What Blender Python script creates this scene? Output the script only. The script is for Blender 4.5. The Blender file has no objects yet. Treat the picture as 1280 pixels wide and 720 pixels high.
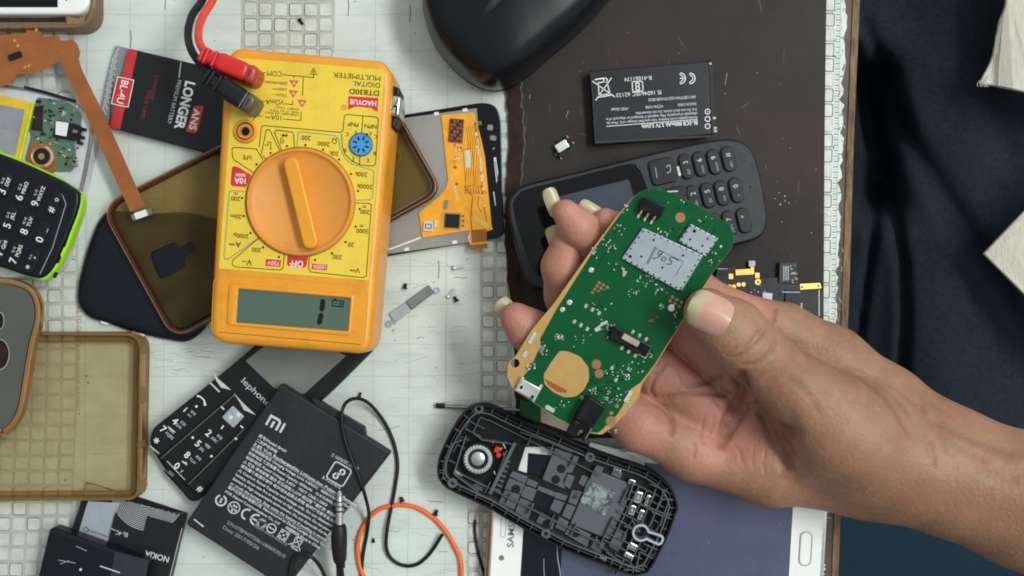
import bpy, bmesh, math, random
import numpy as np
from mathutils import Vector
from mathutils.geometry import tessellate_polygon
random.seed(7)
R = math.radians
SC = bpy.context.scene
COL = SC.collection
S = 0.000336        # metres per photo pixel on the plane of the white mat (z = 0)
H = 0.42            # camera height above that plane

# ---------------------------------------------------------------- camera, world, light, exposure
cam_d = bpy.data.cameras.new('camera'); cam = bpy.data.objects.new('camera', cam_d); COL.objects.link(cam)
cam.location = (0, 0, H); cam.rotation_euler = (0, 0, 0)
cam_d.sensor_width = 36.0; cam_d.lens = 36.0 * H / (1280 * S); cam_d.clip_start = 0.01; cam_d.clip_end = 50
SC.camera = cam
SC.cycles.filter_width = 1.9
SC.view_settings.view_transform = 'Standard'; SC.view_settings.look = 'None'
SC.view_settings.exposure = -0.16; SC.view_settings.gamma = 1.0
wd = bpy.data.worlds.new('World'); SC.world = wd; wd.use_nodes = True
nt = wd.node_tree; bg = nt.nodes['Background']
tc = nt.nodes.new('ShaderNodeTexCoord'); sx = nt.nodes.new('ShaderNodeSeparateXYZ')
nt.links.new(tc.outputs['Generated'], sx.inputs[0])
vm = nt.nodes.new('ShaderNodeVectorMath'); vm.operation = 'DOT_PRODUCT'; vm.inputs[1].default_value = (0.55, 0.55, 0.25)
nt.links.new(tc.outputs['Generated'], vm.inputs[0])
mr = nt.nodes.new('ShaderNodeMapRange'); mr.inputs[1].default_value = -0.6; mr.inputs[2].default_value = 0.8
mr.inputs[3].default_value = 0.22; mr.inputs[4].default_value = 1.0
nt.links.new(vm.outputs['Value'], mr.inputs[0])
bg.inputs[0].default_value = (0.90, 0.985, 0.97, 1)
nt.links.new(mr.outputs[0], bg.inputs[1])
def area(name, loc, target, sx_, sy_, power, color):
    l = bpy.data.lights.new(name, 'AREA'); l.shape = 'RECTANGLE'; l.size = sx_; l.size_y = sy_; l.energy = power; l.color = color
    o = bpy.data.objects.new(name, l); COL.objects.link(o); o.location = loc
    d = Vector(target) - Vector(loc); o.rotation_euler = d.to_track_quat('-Z', 'Y').to_euler()
    return o
area('ceiling_tube_lamp', (0.74, 0.22, 1.20), (-0.03, 0.0, 0), 0.9, 0.2, 16.5, (0.97, 1.0, 0.965))

# ---------------------------------------------------------------- helpers
def W(x, y, z=0.0):                       # photo pixel at height z (mm) -> world point
    zz = z * 0.001; f = (H - zz) / H
    return ((x - 640) * S * f, (360 - y) * S * f, zz)
def px_mm(z=0): return 1.0 / (S * 1000 * (H - z * 0.001) / H)   # pixels per mm at height z
def K(x0, y0, s): return lambda *p: [(x0 + p[i] / s, y0 + p[i + 1] / s) for i in range(0, len(p), 2)]
def area2(p): return sum(p[i][0] * p[(i + 1) % len(p)][1] - p[(i + 1) % len(p)][0] * p[i][1] for i in range(len(p)))
def inset(p, d):
    n = len(p); s = 1 if area2(p) > 0 else -1; out = []
    for i in range(n):
        a, b, c = p[i - 1], p[i], p[(i + 1) % n]
        e1 = (b[0] - a[0], b[1] - a[1]); e2 = (c[0] - b[0], c[1] - b[1])
        l1 = math.hypot(*e1) or 1e-6; l2 = math.hypot(*e2) or 1e-6
        n1 = (-e1[1] / l1 * s, e1[0] / l1 * s); n2 = (-e2[1] / l2 * s, e2[0] / l2 * s)
        m = (n1[0] + n2[0], n1[1] + n2[1]); q = max(0.35, 1 + n1[0] * n2[0] + n1[1] * n2[1])
        out.append((b[0] + m[0] * d / q, b[1] + m[1] * d / q))
    return out
def rc(p, r, n=5):                        # round the corners of a polygon
    out = []; N = len(p)
    for i in range(N):
        a, b, c = p[i - 1], p[i], p[(i + 1) % N]
        ri = r[i] if isinstance(r, (list, tuple)) else r
        la = math.hypot(a[0] - b[0], a[1] - b[1]); lc = math.hypot(c[0] - b[0], c[1] - b[1])
        t1 = min(ri, la * .49) / la; t2 = min(ri, lc * .49) / lc
        s = (b[0] + (a[0] - b[0]) * t1, b[1] + (a[1] - b[1]) * t1); e = (b[0] + (c[0] - b[0]) * t2, b[1] + (c[1] - b[1]) * t2)
        if ri <= 0.01: out.append(b); continue
        for k in range(n + 1):
            t = k / n; w0 = (1 - t) ** 2; w1 = 2 * t * (1 - t) ; w2 = t * t
            w1 *= 0.8; ww = w0 + w1 + w2
            out.append(((s[0] * w0 + b[0] * w1 + e[0] * w2) / ww, (s[1] * w0 + b[1] * w1 + e[1] * w2) / ww))
    return out
def cr(p, n=5, closed=True):              # catmull-rom through points of any dimension
    N = len(p); out = []
    for i in range(N if closed else N - 1):
        if closed: q = [p[(i + k - 1) % N] for k in range(4)]
        else: q = [p[max(0, min(N - 1, i + k - 1))] for k in range(4)]
        for k in range(n):
            t = k / n
            out.append(tuple(0.5 * (2 * b + (c - a) * t + (2 * a - 5 * b + 4 * c - d) * t * t + (3 * b - a - 3 * c + d) * t ** 3) for a, b, c, d in zip(*q)))
    if not closed: out.append(tuple(p[-1]))
    return out
def rect(cx, cy, w, h, ang=0, r=0, n=4):
    c, s = math.cos(R(ang)), math.sin(R(ang))
    p = [(cx + u * c - v * s, cy + u * s + v * c) for u, v in ((-w / 2, -h / 2), (w / 2, -h / 2), (w / 2, h / 2), (-w / 2, h / 2))]
    return rc(p, r, n) if r > 0 else p
def circ(cx, cy, r, n=28, ry=None): return [(cx + r * math.cos(2 * math.pi * k / n), cy + (ry or r) * math.sin(2 * math.pi * k / n)) for k in range(n)]
def arc(cx, cy, r, a0, a1, n=12): return [(cx + r * math.cos(R(a0 + (a1 - a0) * k / n)), cy + r * math.sin(R(a0 + (a1 - a0) * k / n))) for k in range(n + 1)]
class Frame:                              # local frame on the photo: u right, v down, turned clockwise by ang
    def __init__(s, cx, cy, ang): s.o = (cx, cy); s.c, s.s, s.a = math.cos(R(ang)), math.sin(R(ang)), ang
    def __call__(s, *p): return [(s.o[0] + p[i] * s.c - p[i + 1] * s.s, s.o[1] + p[i] * s.s + p[i + 1] * s.c) for i in range(0, len(p), 2)]
    def rect(s, u, v, w, h, r=0, a=0): return rect(*s(u, v)[0], w, h, s.a + a, r)
def zval(z, x, y): return z(x, y) if callable(z) else z
_tcache = {}
class MB:
    def __init__(s): s.v = []; s.f = []; s.m = []; s.flat = []
    def add(s, vs, fs, mat=0):
        o = len(s.v); s.v += vs
        for f in fs: s.f.append(tuple(i + o for i in f)); s.m.append(mat)
        return s
    def rings(s, rings, mat=0, cap0=True, cap1=True):
        n = len(rings[0]); vs = [p for r in rings for p in r]; fs = []
        for k in range(len(rings) - 1):
            for i in range(n):
                j = (i + 1) % n
                fs.append((k * n + i, k * n + j, (k + 1) * n + j, (k + 1) * n + i))
        if cap1: fs.append(tuple((len(rings) - 1) * n + i for i in range(n)))
        if cap0: fs.append(tuple(reversed(range(n))))
        return s.add(vs, fs, mat)
    def prism(s, p, z0, z1, mat=0, bev=0.0, seg=3, bevh=None, taper=0.0):
        # p: outline at its top height; z1 number or function of the pixel; z0 number (or thickness below when z1 is a function)
        if area2(p) > 0: p = list(reversed(p))      # image clockwise -> world counter-clockwise
        def bot(q):
            out = []
            for x, y in q:
                zt = zval(z1, x, y); X, Y, _ = W(x, y, zt); out.append((X, Y, (zt - z0 if callable(z1) else z0) * .001))
            return out
        def top(q, ins, dz):
            out = []
            for (x, y), (xi, yi) in zip(q, ins):
                zt = zval(z1, x, y); X, Y, _ = W(xi, yi, zt); out.append((X, Y, (zt - dz) * .001))
            return out
        pm = px_mm(z1(*p[0]) if callable(z1) else z1)
        base = inset(p, -taper * pm) if taper else p
        rings = [bot(base)]
        if bev:
            bh = bevh if bevh is not None else bev
            for k in range(seg + 1):
                a = math.pi / 2 * k / seg
                rings.append(top(p, inset(p, bev * pm * (1 - math.cos(a))), bh * (1 - math.sin(a))))
            rings.append(top(p, inset(p, bev * pm * 1.04 + .12), 0))
        else: rings.append(top(p, p, 0))
        return s.rings(rings, mat)
    def dome(s, p, prof, mat=0, z_at=None, ctr=None):  # prof: (scale about the centroid, z mm); outline read at height z_at
        if area2(p) > 0: p = list(reversed(p))
        cx = sum(q[0] for q in p) / len(p); cy = sum(q[1] for q in p) / len(p)
        if ctr: cx, cy = ctr
        rings = []
        for k, z in prof:
            r = []
            for x, y in p:
                X, Y, _ = W(cx + (x - cx) * k, cy + (y - cy) * k, prof[0][1] if z_at is None else z_at); r.append((X, Y, z * .001))
            rings.append(r)
        return s.rings(rings, mat)
    def ring(s, outer, inner, z0, z1, mat=0, bev=0.0):   # tube between two outlines with equal point counts
        if area2(outer) > 0: outer = list(reversed(outer)); inner = list(reversed(inner))
        def lay(q, z): return [(W(x, y, zval(z1, x, y))[0], W(x, y, zval(z1, x, y))[1], z(x, y) * .001) for x, y in q]
        zt = lambda x, y: zval(z1, x, y)
        zb = lambda x, y: (zval(z1, x, y) - z0) if callable(z1) else z0
        pm = px_mm(z1(*outer[0]) if callable(z1) else z1)
        if bev:
            o2 = inset(outer, bev * pm); i2 = inset(inner, -bev * pm)
            o3 = inset(outer, bev * pm * .3); i3 = inset(inner, -bev * pm * .3)
            L = [lay(outer, zb), lay(outer, lambda x, y: zt(x, y) - bev), lay(o3, lambda x, y: zt(x, y) - bev * .3), lay(o2, zt), lay(i2, zt),
                 lay(i3, lambda x, y: zt(x, y) - bev * .3), lay(inner, lambda x, y: zt(x, y) - bev), lay(inner, zb)]
        else: L = [lay(outer, zb), lay(outer, zt), lay(inner, zt), lay(inner, zb)]
        n = len(outer); vs = [p for r in L for p in r]; fs = []
        for k in range(len(L)):
            k2 = (k + 1) % len(L)
            for i in range(n):
                j = (i + 1) % n; fs.append((k * n + i, k * n + j, k2 * n + j, k2 * n + i))
        return s.add(vs, fs, mat)
    def plate(s, outer, holes, z0, z1, mat=0):
        loops = []
        for q, sign in [(outer, -1)] + [(h, 1) for h in holes]:
            if area2(q) * sign < 0: q = list(reversed(q))
            loops.append(q)
        flat = [p for q in loops for p in q]
        tris = tessellate_polygon([[Vector((x, -y, 0)) for x, y in q] for q in loops])
        n = len(flat)
        tv = [W(x, y, zval(z1, x, y)) for x, y in flat]
        bv = [(X, Y, Z - z0 * .001 if callable(z1) else z0 * .001) for X, Y, Z in tv]
        fs = []
        for t in tris:
            a, b, c = (Vector(tv[i]) for i in t)
            t = tuple(t) if (b - a).cross(c - a).z > 0 else tuple(reversed(t))
            fs.append(t); fs.append(tuple(i + n for i in reversed(t)))
        o = 0
        for q in loops:
            m = len(q)
            for i in range(m):
                j = (i + 1) % m; fs.append((o + i + n, o + j + n, o + j, o + i))
            o += m
        return s.add(tv + bv, fs, mat)
    def sides(s, p, w, closed):
        n = len(p); L = []; Rr = []
        for i in range(n):
            a = p[i - 1] if (i > 0 or closed) else p[i]; b = p[i]; c = p[(i + 1) % n] if (i < n - 1 or closed) else p[i]
            d1 = (b[0] - a[0], b[1] - a[1]); d2 = (c[0] - b[0], c[1] - b[1])
            l1 = math.hypot(*d1); l2 = math.hypot(*d2)
            if l1 < 1e-6: d1, l1 = d2, l2
            if l2 < 1e-6: d2, l2 = d1, l1
            l1 = l1 or 1; l2 = l2 or 1
            n1 = (-d1[1] / l1, d1[0] / l1); n2 = (-d2[1] / l2, d2[0] / l2)
            m = (n1[0] + n2[0], n1[1] + n2[1]); q = max(.4, 1 + n1[0] * n2[0] + n1[1] * n2[1])
            wi = w[i] if isinstance(w, (list, tuple)) else w
            L.append((b[0] + m[0] * wi / 2 / q, b[1] + m[1] * wi / 2 / q)); Rr.append((b[0] - m[0] * wi / 2 / q, b[1] - m[1] * wi / 2 / q))
        return L, Rr
    def line(s, p, w, z, mat=0, closed=False):    # flat printed stroke
        L, Rr = s.sides(p, w, closed); n = len(p)
        vs = [W(x, y, zval(z, x, y)) for x, y in L] + [W(x, y, zval(z, x, y)) for x, y in Rr]
        fs = [(i, (i + 1) % n, n + (i + 1) % n, n + i) for i in range(n if closed else n - 1)]
        return s.add(vs, fs, mat)
    def wall(s, p, w, z0, z1, mat=0, closed=False, bev=0):
        L, Rr = s.sides(p, w, closed)
        if closed: return s.ring(L, Rr, z0, z1, mat)
        return s.prism(L + list(reversed(Rr)), z0, z1, mat, bev)
    def fill(s, p, z, mat=0):
        if area2(p) > 0: p = list(reversed(p))
        return s.add([W(x, y, zval(z, x, y)) for x, y in p], [tuple(range(len(p)))], mat)
    def lathe(s, cx, cy, prof, mat=0, n=32, z_at=None, sy=1.0):   # prof: (radius px, z mm)
        za = prof[-1][1] if z_at is None else z_at
        rings = []
        for r, z in prof:
            rr = []
            for k in range(n):
                a = 2 * math.pi * k / n
                X, Y, _ = W(cx + max(r, .05) * math.cos(a), cy - max(r, .05) * math.sin(a) * sy, zval(za, cx, cy)); rr.append((X, Y, z * .001))
            rings.append(rr)
        return s.rings(rings, mat)
    def tube(s, p, r, mat=0, n=10, sub=6, radii=None):            # p: (px, py, z mm); r mm
        q = cr(p, sub, False) if sub else p
        P = [Vector(W(*a)) for a in q]; N = len(P)
        up = Vector((0, 0, 1)); rings = []
        for i in range(N):
            t = (P[min(i + 1, N - 1)] - P[max(i - 1, 0)]).normalized()
            if abs(t.z) > .95: up = Vector((0, 1, 0))
            a = t.cross(up).normalized(); b = a.cross(t).normalized()
            rr = (radii(i / (N - 1)) if radii else r) * .001
            rings.append([tuple(P[i] + a * rr * math.cos(2 * math.pi * k / n) + b * rr * math.sin(2 * math.pi * k / n)) for k in range(n)])
        return s.rings(rings, mat)
    def text(s, body, x, y, h, ang, z, mat=0, align='L', w=None, bold=0.0, shear=0.0):
        # h: capital height px; x,y: left end of the baseline ('L') or the centre ('C')
        key = (body, bold, shear)
        if key not in _tcache:
            c = bpy.data.curves.new('t', 'FONT'); c.body = body; c.resolution_u = 3; c.offset = bold; c.shear = shear; c.fill_mode = 'FRONT'
            o = bpy.data.objects.new('t', c); m = o.to_mesh()
            _tcache[key] = ([v.co.copy() for v in m.vertices], [tuple(f.vertices) for f in m.polygons])
            o.to_mesh_clear(); bpy.data.objects.remove(o); bpy.data.curves.remove(c)
        vs, fs = _tcache[key]
        if not vs: return s
        x0 = min(v.x for v in vs); x1 = max(v.x for v in vs)
        k = h / 0.70; kx = k if w is None else w / max(1e-6, x1 - x0)
        ca, sa = math.cos(R(ang)), math.sin(R(ang)); out = []
        for v in vs:
            tx = (v.x - x0) * kx; ty = v.y * k
            if align == 'C': tx -= (x1 - x0) * kx / 2; ty -= h / 2
            px_, py_ = x + tx * ca + ty * sa, y + tx * sa - ty * ca
            out.append(W(px_, py_, zval(z, px_, py_)))
        return s.add(out, fs, mat)
    def build(s, name, mats, parent=None, angle=38, loc=None):
        me = bpy.data.meshes.new(name)
        off = Vector((0, 0, 0))
        if parent is not None: off = Vector(parent['_o'])
        elif loc is not None: off = Vector(loc)
        me.from_pydata([tuple(Vector(v) - off) for v in s.v], [], s.f)
        if not isinstance(mats, (list, tuple)): mats = [mats]
        for m in mats: me.materials.append(m)
        me.polygons.foreach_set('material_index', s.m)
        me.polygons.foreach_set('use_smooth', [True] * len(s.f))
        me.update()
        if angle is not None:
            try: me.set_sharp_from_angle(angle=R(angle))
            except Exception: pass
        o = bpy.data.objects.new(name, me); COL.objects.link(o)
        if parent is not None:
            o.parent = parent
            o['_o'] = tuple(parent['_o'])
        else:
            o.location = off; o['_o'] = tuple(off)
        return o
def thing(name, label, cat, x, y, z=0, group=None):
    o = bpy.data.objects.new(name, None); o.empty_display_size = .01; COL.objects.link(o)
    o.location = W(x, y, z); o['_o'] = tuple(o.location); o['label'] = label; o['category'] = cat
    if group: o['group'] = group
    return o
def tag(o, label, cat, group=None):
    o['label'] = label; o['category'] = cat
    if group: o['group'] = group
    return o

# ---------------------------------------------------------------- materials
def lin(c): 
    c = c / 255.0
    return c / 12.92 if c <= .04045 else ((c + .055) / 1.055) ** 2.4
def rgb(r, g, b, k=1.0): return (min(.95, lin(r) * k), min(.95, lin(g) * k), min(.95, lin(b) * k), 1)
def mat(name, c, rough=.5, metal=0.0, var=.12, scale=160, bump=0.0, bscale=900, spec=.5, coat=0.0, c2=None, vscale=None, emis=None, rvar=.1, detail=6, thr=None, dirt=0.0, dirtc=(90, 78, 58), dscale=70):
    m = bpy.data.materials.new(name); m.use_nodes = True; t = m.node_tree; b = t.nodes['Principled BSDF']
    tcn = t.nodes.new('ShaderNodeTexCoord'); no = t.nodes.new('ShaderNodeTexNoise')
    no.inputs['Scale'].default_value = scale; no.inputs['Detail'].default_value = detail; no.inputs['Roughness'].default_value = .62
    src = tcn.outputs['Object']
    if vscale:
        mp = t.nodes.new('ShaderNodeMapping'); mp.inputs['Scale'].default_value = vscale[:3]
        if len(vscale) > 3: mp.inputs['Rotation'].default_value = (0, 0, R(vscale[3]))
        t.links.new(src, mp.inputs[0]); src = mp.outputs[0]
    t.links.new(src, no.inputs['Vector'])
    mx = t.nodes.new('ShaderNodeMix'); mx.data_type = 'RGBA'
    dk = max(c) < 80
    c1 = rgb(*c, .55) if dk else rgb(*c)
    if dk: spec = min(spec, .27)
    if c2 is None:
        mx.inputs[6].default_value = tuple(v * (1 - var) for v in c1[:3]) + (1,)
        mx.inputs[7].default_value = tuple(min(.95, v * (1 + var)) for v in c1[:3]) + (1,)
    else: mx.inputs[6].default_value = c1; mx.inputs[7].default_value = rgb(*c2, .55) if dk else rgb(*c2)
    r0, r1 = thr or (.32, .68)
    mp2 = t.nodes.new('ShaderNodeMapRange'); mp2.inputs[1].default_value = r0; mp2.inputs[2].default_value = r1
    t.links.new(no.outputs['Fac'], mp2.inputs[0]); t.links.new(mp2.outputs[0], mx.inputs[0])
    colout = mx.outputs[2]
    if dirt:
        for q, (sc2, lo_) in enumerate(((dscale, .5), (dscale * 7, .58))):
            nd = t.nodes.new('ShaderNodeTexNoise'); nd.inputs['Scale'].default_value = sc2; nd.inputs['Detail'].default_value = 8; nd.inputs['Roughness'].default_value = .7
            t.links.new(src, nd.inputs['Vector'])
            md = t.nodes.new('ShaderNodeMapRange'); md.inputs[1].default_value = lo_; md.inputs[2].default_value = .82; md.inputs[4].default_value = dirt
            t.links.new(nd.outputs['Fac'], md.inputs[0])
            m2 = t.nodes.new('ShaderNodeMix'); m2.data_type = 'RGBA'; m2.inputs[7].default_value = rgb(*dirtc)
            t.links.new(md.outputs[0], m2.inputs[0]); t.links.new(colout, m2.inputs[6]); colout = m2.outputs[2]
    t.links.new(colout, b.inputs['Base Color'])
    b.inputs['Metallic'].default_value = metal; b.inputs['Specular IOR Level'].default_value = spec
    mr_ = t.nodes.new('ShaderNodeMapRange'); mr_.inputs[3].default_value = max(.02, rough - rvar); mr_.inputs[4].default_value = min(1, rough + rvar)
    n2 = t.nodes.new('ShaderNodeTexNoise'); n2.inputs['Scale'].default_value = scale * 2.3; n2.inputs['Detail'].default_value = 5
    t.links.new(src, n2.inputs['Vector']); t.links.new(n2.outputs['Fac'], mr_.inputs[0]); t.links.new(mr_.outputs[0], b.inputs['Roughness'])
    if coat: b.inputs['Coat Weight'].default_value = coat; b.inputs['Coat Roughness'].default_value = .06
    if bump:
        n3 = t.nodes.new('ShaderNodeTexNoise'); n3.inputs['Scale'].default_value = bscale; n3.inputs['Detail'].default_value = 4
        bp = t.nodes.new('ShaderNodeBump'); bp.inputs['Strength'].default_value = bump; bp.inputs['Distance'].default_value = .0006
        t.links.new(src, n3.inputs['Vector']); t.links.new(n3.outputs['Fac'], bp.inputs['Height']); t.links.new(bp.outputs[0], b.inputs['Normal'])
    return m
def clear_plastic(name, tint, body, opac, rough=.35):
    m = bpy.data.materials.new(name); m.use_nodes = True; t = m.node_tree; b = t.nodes['Principled BSDF']
    b.inputs['Base Color'].default_value = rgb(*body); b.inputs['Roughness'].default_value = rough
    tr = t.nodes.new('ShaderNodeBsdfTransparent'); tr.inputs[0].default_value = rgb(*tint)
    no = t.nodes.new('ShaderNodeTexNoise'); no.inputs['Scale'].default_value = 90; no.inputs['Detail'].default_value = 6
    tcn = t.nodes.new('ShaderNodeTexCoord'); t.links.new(tcn.outputs['Object'], no.inputs['Vector'])
    mp = t.nodes.new('ShaderNodeMapRange'); mp.inputs[1].default_value = .3; mp.inputs[2].default_value = .7
    mp.inputs[3].default_value = opac - .06; mp.inputs[4].default_value = opac + .06
    t.links.new(no.outputs['Fac'], mp.inputs[0])
    mx = t.nodes.new('ShaderNodeMixShader'); t.links.new(mp.outputs[0], mx.inputs[0])
    t.links.new(tr.outputs[0], mx.inputs[1]); t.links.new(b.outputs[0], mx.inputs[2])
    t.links.new(mx.outputs[0], t.nodes['Material Output'].inputs[0])
    return m
M = {}
M['white_mat'] = mat('white silicone', (214, 221, 214), .55, var=.05, scale=26, c2=(198, 208, 201), bump=.2, bscale=1400, dirt=.34, dirtc=(140, 144, 132), dscale=40, vscale=(1, 2.6, 1))
M['mat_groove'] = mat('dirty groove', (188, 190, 182), .7, scale=120, c2=(168, 169, 160))
M['mat_cell'] = mat('raised cell', (212, 217, 210), .55, scale=140, c2=(192, 194, 184), bump=.2, dirt=.5, dirtc=(140, 138, 122), dscale=110)
M['grime'] = mat('grime', (95, 92, 84), .8)
M['faint'] = mat('faint print', (180, 184, 179), .7)
M['redprint'] = mat('faded red print', (170, 110, 105), .7)
M['table'] = mat('worn brown table', (92, 76, 66), .6, scale=60, c2=(66, 55, 49), bump=.3)
M['wood'] = mat('raw wood edge', (150, 118, 82), .7, scale=60, vscale=(5, 1, 1), c2=(66, 48, 34), bump=.6, dirt=.7, dirtc=(50, 36, 26), dscale=60)
M['dark_mat'] = mat('dark rubber sheet', (76, 65, 58), .66, scale=9, thr=(.42, .72), c2=(54, 57, 61), bump=.08, bscale=500, detail=9, spec=.22, dirt=.5, dirtc=(28, 22, 20), dscale=30)
M['rust'] = mat('rusty edge', (74, 50, 38), .8, scale=120, c2=(42, 30, 26), bump=.5)
M['black'] = mat('black plastic', (33, 34, 37), .45, bump=.12, bscale=2500)
M['black_gloss'] = mat('glossy black', (17, 18, 21), .14, rvar=.05, scale=40)
M['black_soft'] = mat('satin black', (38, 39, 43), .36, bump=.15, bscale=3000)
M['mouse'] = mat('mouse plastic', (30, 33, 38), .25, spec=.25, rvar=.03, bump=.1, bscale=3000)
M['navy_shell'] = mat('navy shell', (27, 31, 42), .3, rvar=.08, scale=60)
M['gloss_glass'] = mat('dark glass', (14, 16, 21), .06, rvar=.03, scale=50)
M['orange'] = mat('meter orange', (230, 152, 36), .33, var=.06, scale=50, bump=.12, bscale=2200, dirt=.45, dirtc=(120, 72, 24), dscale=55)
M['orange_dial'] = mat('dial orange', (222, 144, 52), .5, scale=45, c2=(214, 150, 70), bump=.1, dirt=.35, dirtc=(130, 82, 40), dscale=60)
M['yellow'] = mat('meter label', (231, 198, 62), .5, var=.04, scale=40, dirt=.35, dirtc=(150, 118, 48), dscale=90)
M['ink'] = mat('black ink', (44, 36, 22), .6)
M['ink_soft'] = mat('worn ink', (118, 84, 30), .6)
M['red'] = mat('red ink', (208, 34, 44), .5)
M['brick'] = mat('orange red ink', (206, 84, 40), .5)
M['teal'] = mat('teal ink', (84, 158, 116), .5)
M['white'] = mat('white ink', (226, 228, 226), .5, var=.05)
M['print'] = mat('pale print', (196, 201, 206), .6)
M['print_dim'] = mat('dim print', (150, 156, 162), .6)
M['lcd'] = mat('lcd glass', (77, 99, 85), .2, var=.03, scale=20)
M['lcd_ink'] = mat('lcd segment', (22, 30, 28), .3)
M['blue'] = mat('blue socket', (60, 142, 206), .4)
M['silver'] = mat('silver metal', (196, 198, 196), .28, metal=.9, scale=220)
M['dull_silver'] = mat('dull tin', (176, 184, 194), .42, metal=.45, scale=260, var=.07)
M['steel'] = mat('grey steel', (146, 146, 142), .3, metal=.8, scale=200)
M['hole'] = mat('dark hole', (12, 16, 14), .8)
M['tan_plastic'] = mat('tan plastic', (196, 134, 62), .5)
M['red_plug'] = mat('red plastic', (206, 34, 36), .35, var=.08, bump=.1, bscale=2500)
M['red_cable'] = mat('red cable', (222, 62, 40), .4)
M['plug_tip'] = mat('smoky tip', (160, 58, 46), .3)
M['black_tip'] = mat('smoky grey tip', (82, 74, 58), .3)
M['battery'] = mat('battery wrap', (46, 51, 58), .34, rvar=.06, var=.06, scale=120)
M['mi_batt'] = mat('matte battery', (52, 54, 60), .42, dirt=.25, dirtc=(80, 80, 84), dscale=40, var=.07, scale=100, bump=.15, bscale=2600)
M['phone_grey'] = mat('slate plastic', (62, 69, 75), .48, dirt=.2, dirtc=(66, 68, 70), dscale=50, bump=.18, bscale=3000)
M['key_grey'] = mat('key plastic', (40, 41, 46), .4)
M['lime'] = mat('lime plastic', (166, 226, 44), .4)
M['green'] = mat('solder mask', (8, 82, 44), .36, spec=.22, var=.1, scale=120, rvar=.06)
M['green_old'] = mat('board green', (66, 98, 82), .4, scale=420, c2=(92, 116, 100))
M['trace'] = mat('trace green', (8, 62, 36), .36, spec=.22)
M['trace_light'] = mat('trace light', (26, 104, 62), .36, spec=.22)
M['tan_board'] = mat('bare board', (190, 150, 90), .55, scale=200, var=.08)
M['copper'] = mat('copper', (176, 128, 88), .4, metal=.4)
M['gold'] = mat('gold plate', (232, 186, 96), .3, metal=.7)
M['tin'] = mat('solder', (226, 228, 222), .25, metal=.6)
M['flex_orange'] = mat('orange flex', (248, 174, 34), .32, scale=220, c2=(228, 150, 24), rvar=.1)
M['flex_dark'] = mat('flex trace', (150, 88, 14), .4)
M['chip_red'] = mat('dark red chip', (92, 40, 34), .4)
M['chip'] = mat('chip black', (34, 35, 38), .4)
M['flex_brown'] = mat('brown flex', (160, 92, 44), .35, scale=90, c2=(142, 80, 38))
M['lcd_back'] = mat('lcd back plate', (164, 161, 155), .35, metal=.2, scale=26, c2=(138, 134, 128))
M['white_gloss'] = mat('white bezel', (238, 238, 236), .2, var=.03)
M['gold_rim'] = mat('gold rim', (176, 132, 90), .2, metal=.75, scale=120, rvar=.08)
M['grey_case'] = mat('grey frosted back', (80, 84, 76), .45, scale=30, var=.06)
M['amber_floor'] = clear_plastic('amber plastic', (249, 245, 234), (172, 158, 118), .19)
M['amber_wall'] = clear_plastic('amber wall', (240, 226, 196), (150, 122, 78), .45, .22)
M['brown_floor'] = clear_plastic('brown plastic', (240, 229, 200), (112, 96, 62), .2, .28)
M['brown_wall'] = clear_plastic('brown wall', (186, 140, 110), (88, 54, 38), .5, .2)
M['clear_film'] = clear_plastic('clear film', (225, 225, 225), (190, 190, 190), .28, .15)
M['gold_clear'] = clear_plastic('gold clear case', (224, 206, 184), (150, 128, 106), .45, .25)
M['red_batt'] = mat('battery red', (190, 44, 52), .4, var=.06)
M['dim_red'] = mat('dim red ink', (132, 38, 44), .5)
M['wrap_black'] = mat('black label', (42, 44, 46), .33, rvar=.08, scale=90)
M['frame_white'] = mat('white frame', (206, 206, 212), .4, metal=.2)
M['pouch'] = mat('grey pouch', (150, 152, 158), .4, metal=.3)
M['pouch_yellow'] = mat('yellow tape', (222, 182, 34), .35)
M['orange_wire'] = mat('orange wire', (244, 104, 34), .4)
M['cable'] = mat('black cable', (32, 36, 38), .4)
M['screen_blue'] = mat('blue screen', (81, 83, 108), .2, scale=9, c2=(62, 70, 100), dirt=.35, dirtc=(104, 112, 132), dscale=26, rvar=.05)  # blue reflection of the ceiling is put into the screen's base colour
M['screen_dark'] = mat('dark blue screen', (26, 32, 48), .16, rvar=.05, scale=20)
M['shell'] = mat('shell black', (24, 25, 28), .4, rvar=.08, bump=.15, bscale=2000)
M['shell_plate'] = mat('shell plate', (81, 86, 92), .42, scale=100, var=.1, bump=.15, bscale=2500)
M['rib'] = mat('lightened rib', (84, 88, 92), .35)  # black shell's ribs coloured lighter to paint edges catching light
M['mottled'] = mat('mottled foil', (176, 186, 188), .22, metal=.7, scale=420, c2=(84, 92, 95), rvar=.1, thr=(.4, .6))
M['cream'] = mat('cream tape', (176, 168, 142), .6)
M['denim'] = mat('navy cloth', (53, 62, 72), .97, var=.2, scale=500, bump=.9, bscale=3200, spec=.06, dirt=.25, dirtc=(70, 72, 78), dscale=260)
M['floor_blue'] = mat('blue floor', (24, 60, 79), .8, scale=30)
M['linen'] = mat('pale linen', (196, 190, 178), .9, scale=900, vscale=(1, .12, 1), var=.12, bump=.6, bscale=1500, spec=.2)
M['display_off'] = mat('display off', (62, 72, 86), .12, scale=40, c2=(48, 54, 62), rvar=.05)
M['phone_screen'] = mat('grey display', (122, 124, 118), .25, scale=18, c2=(94, 96, 92))

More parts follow.
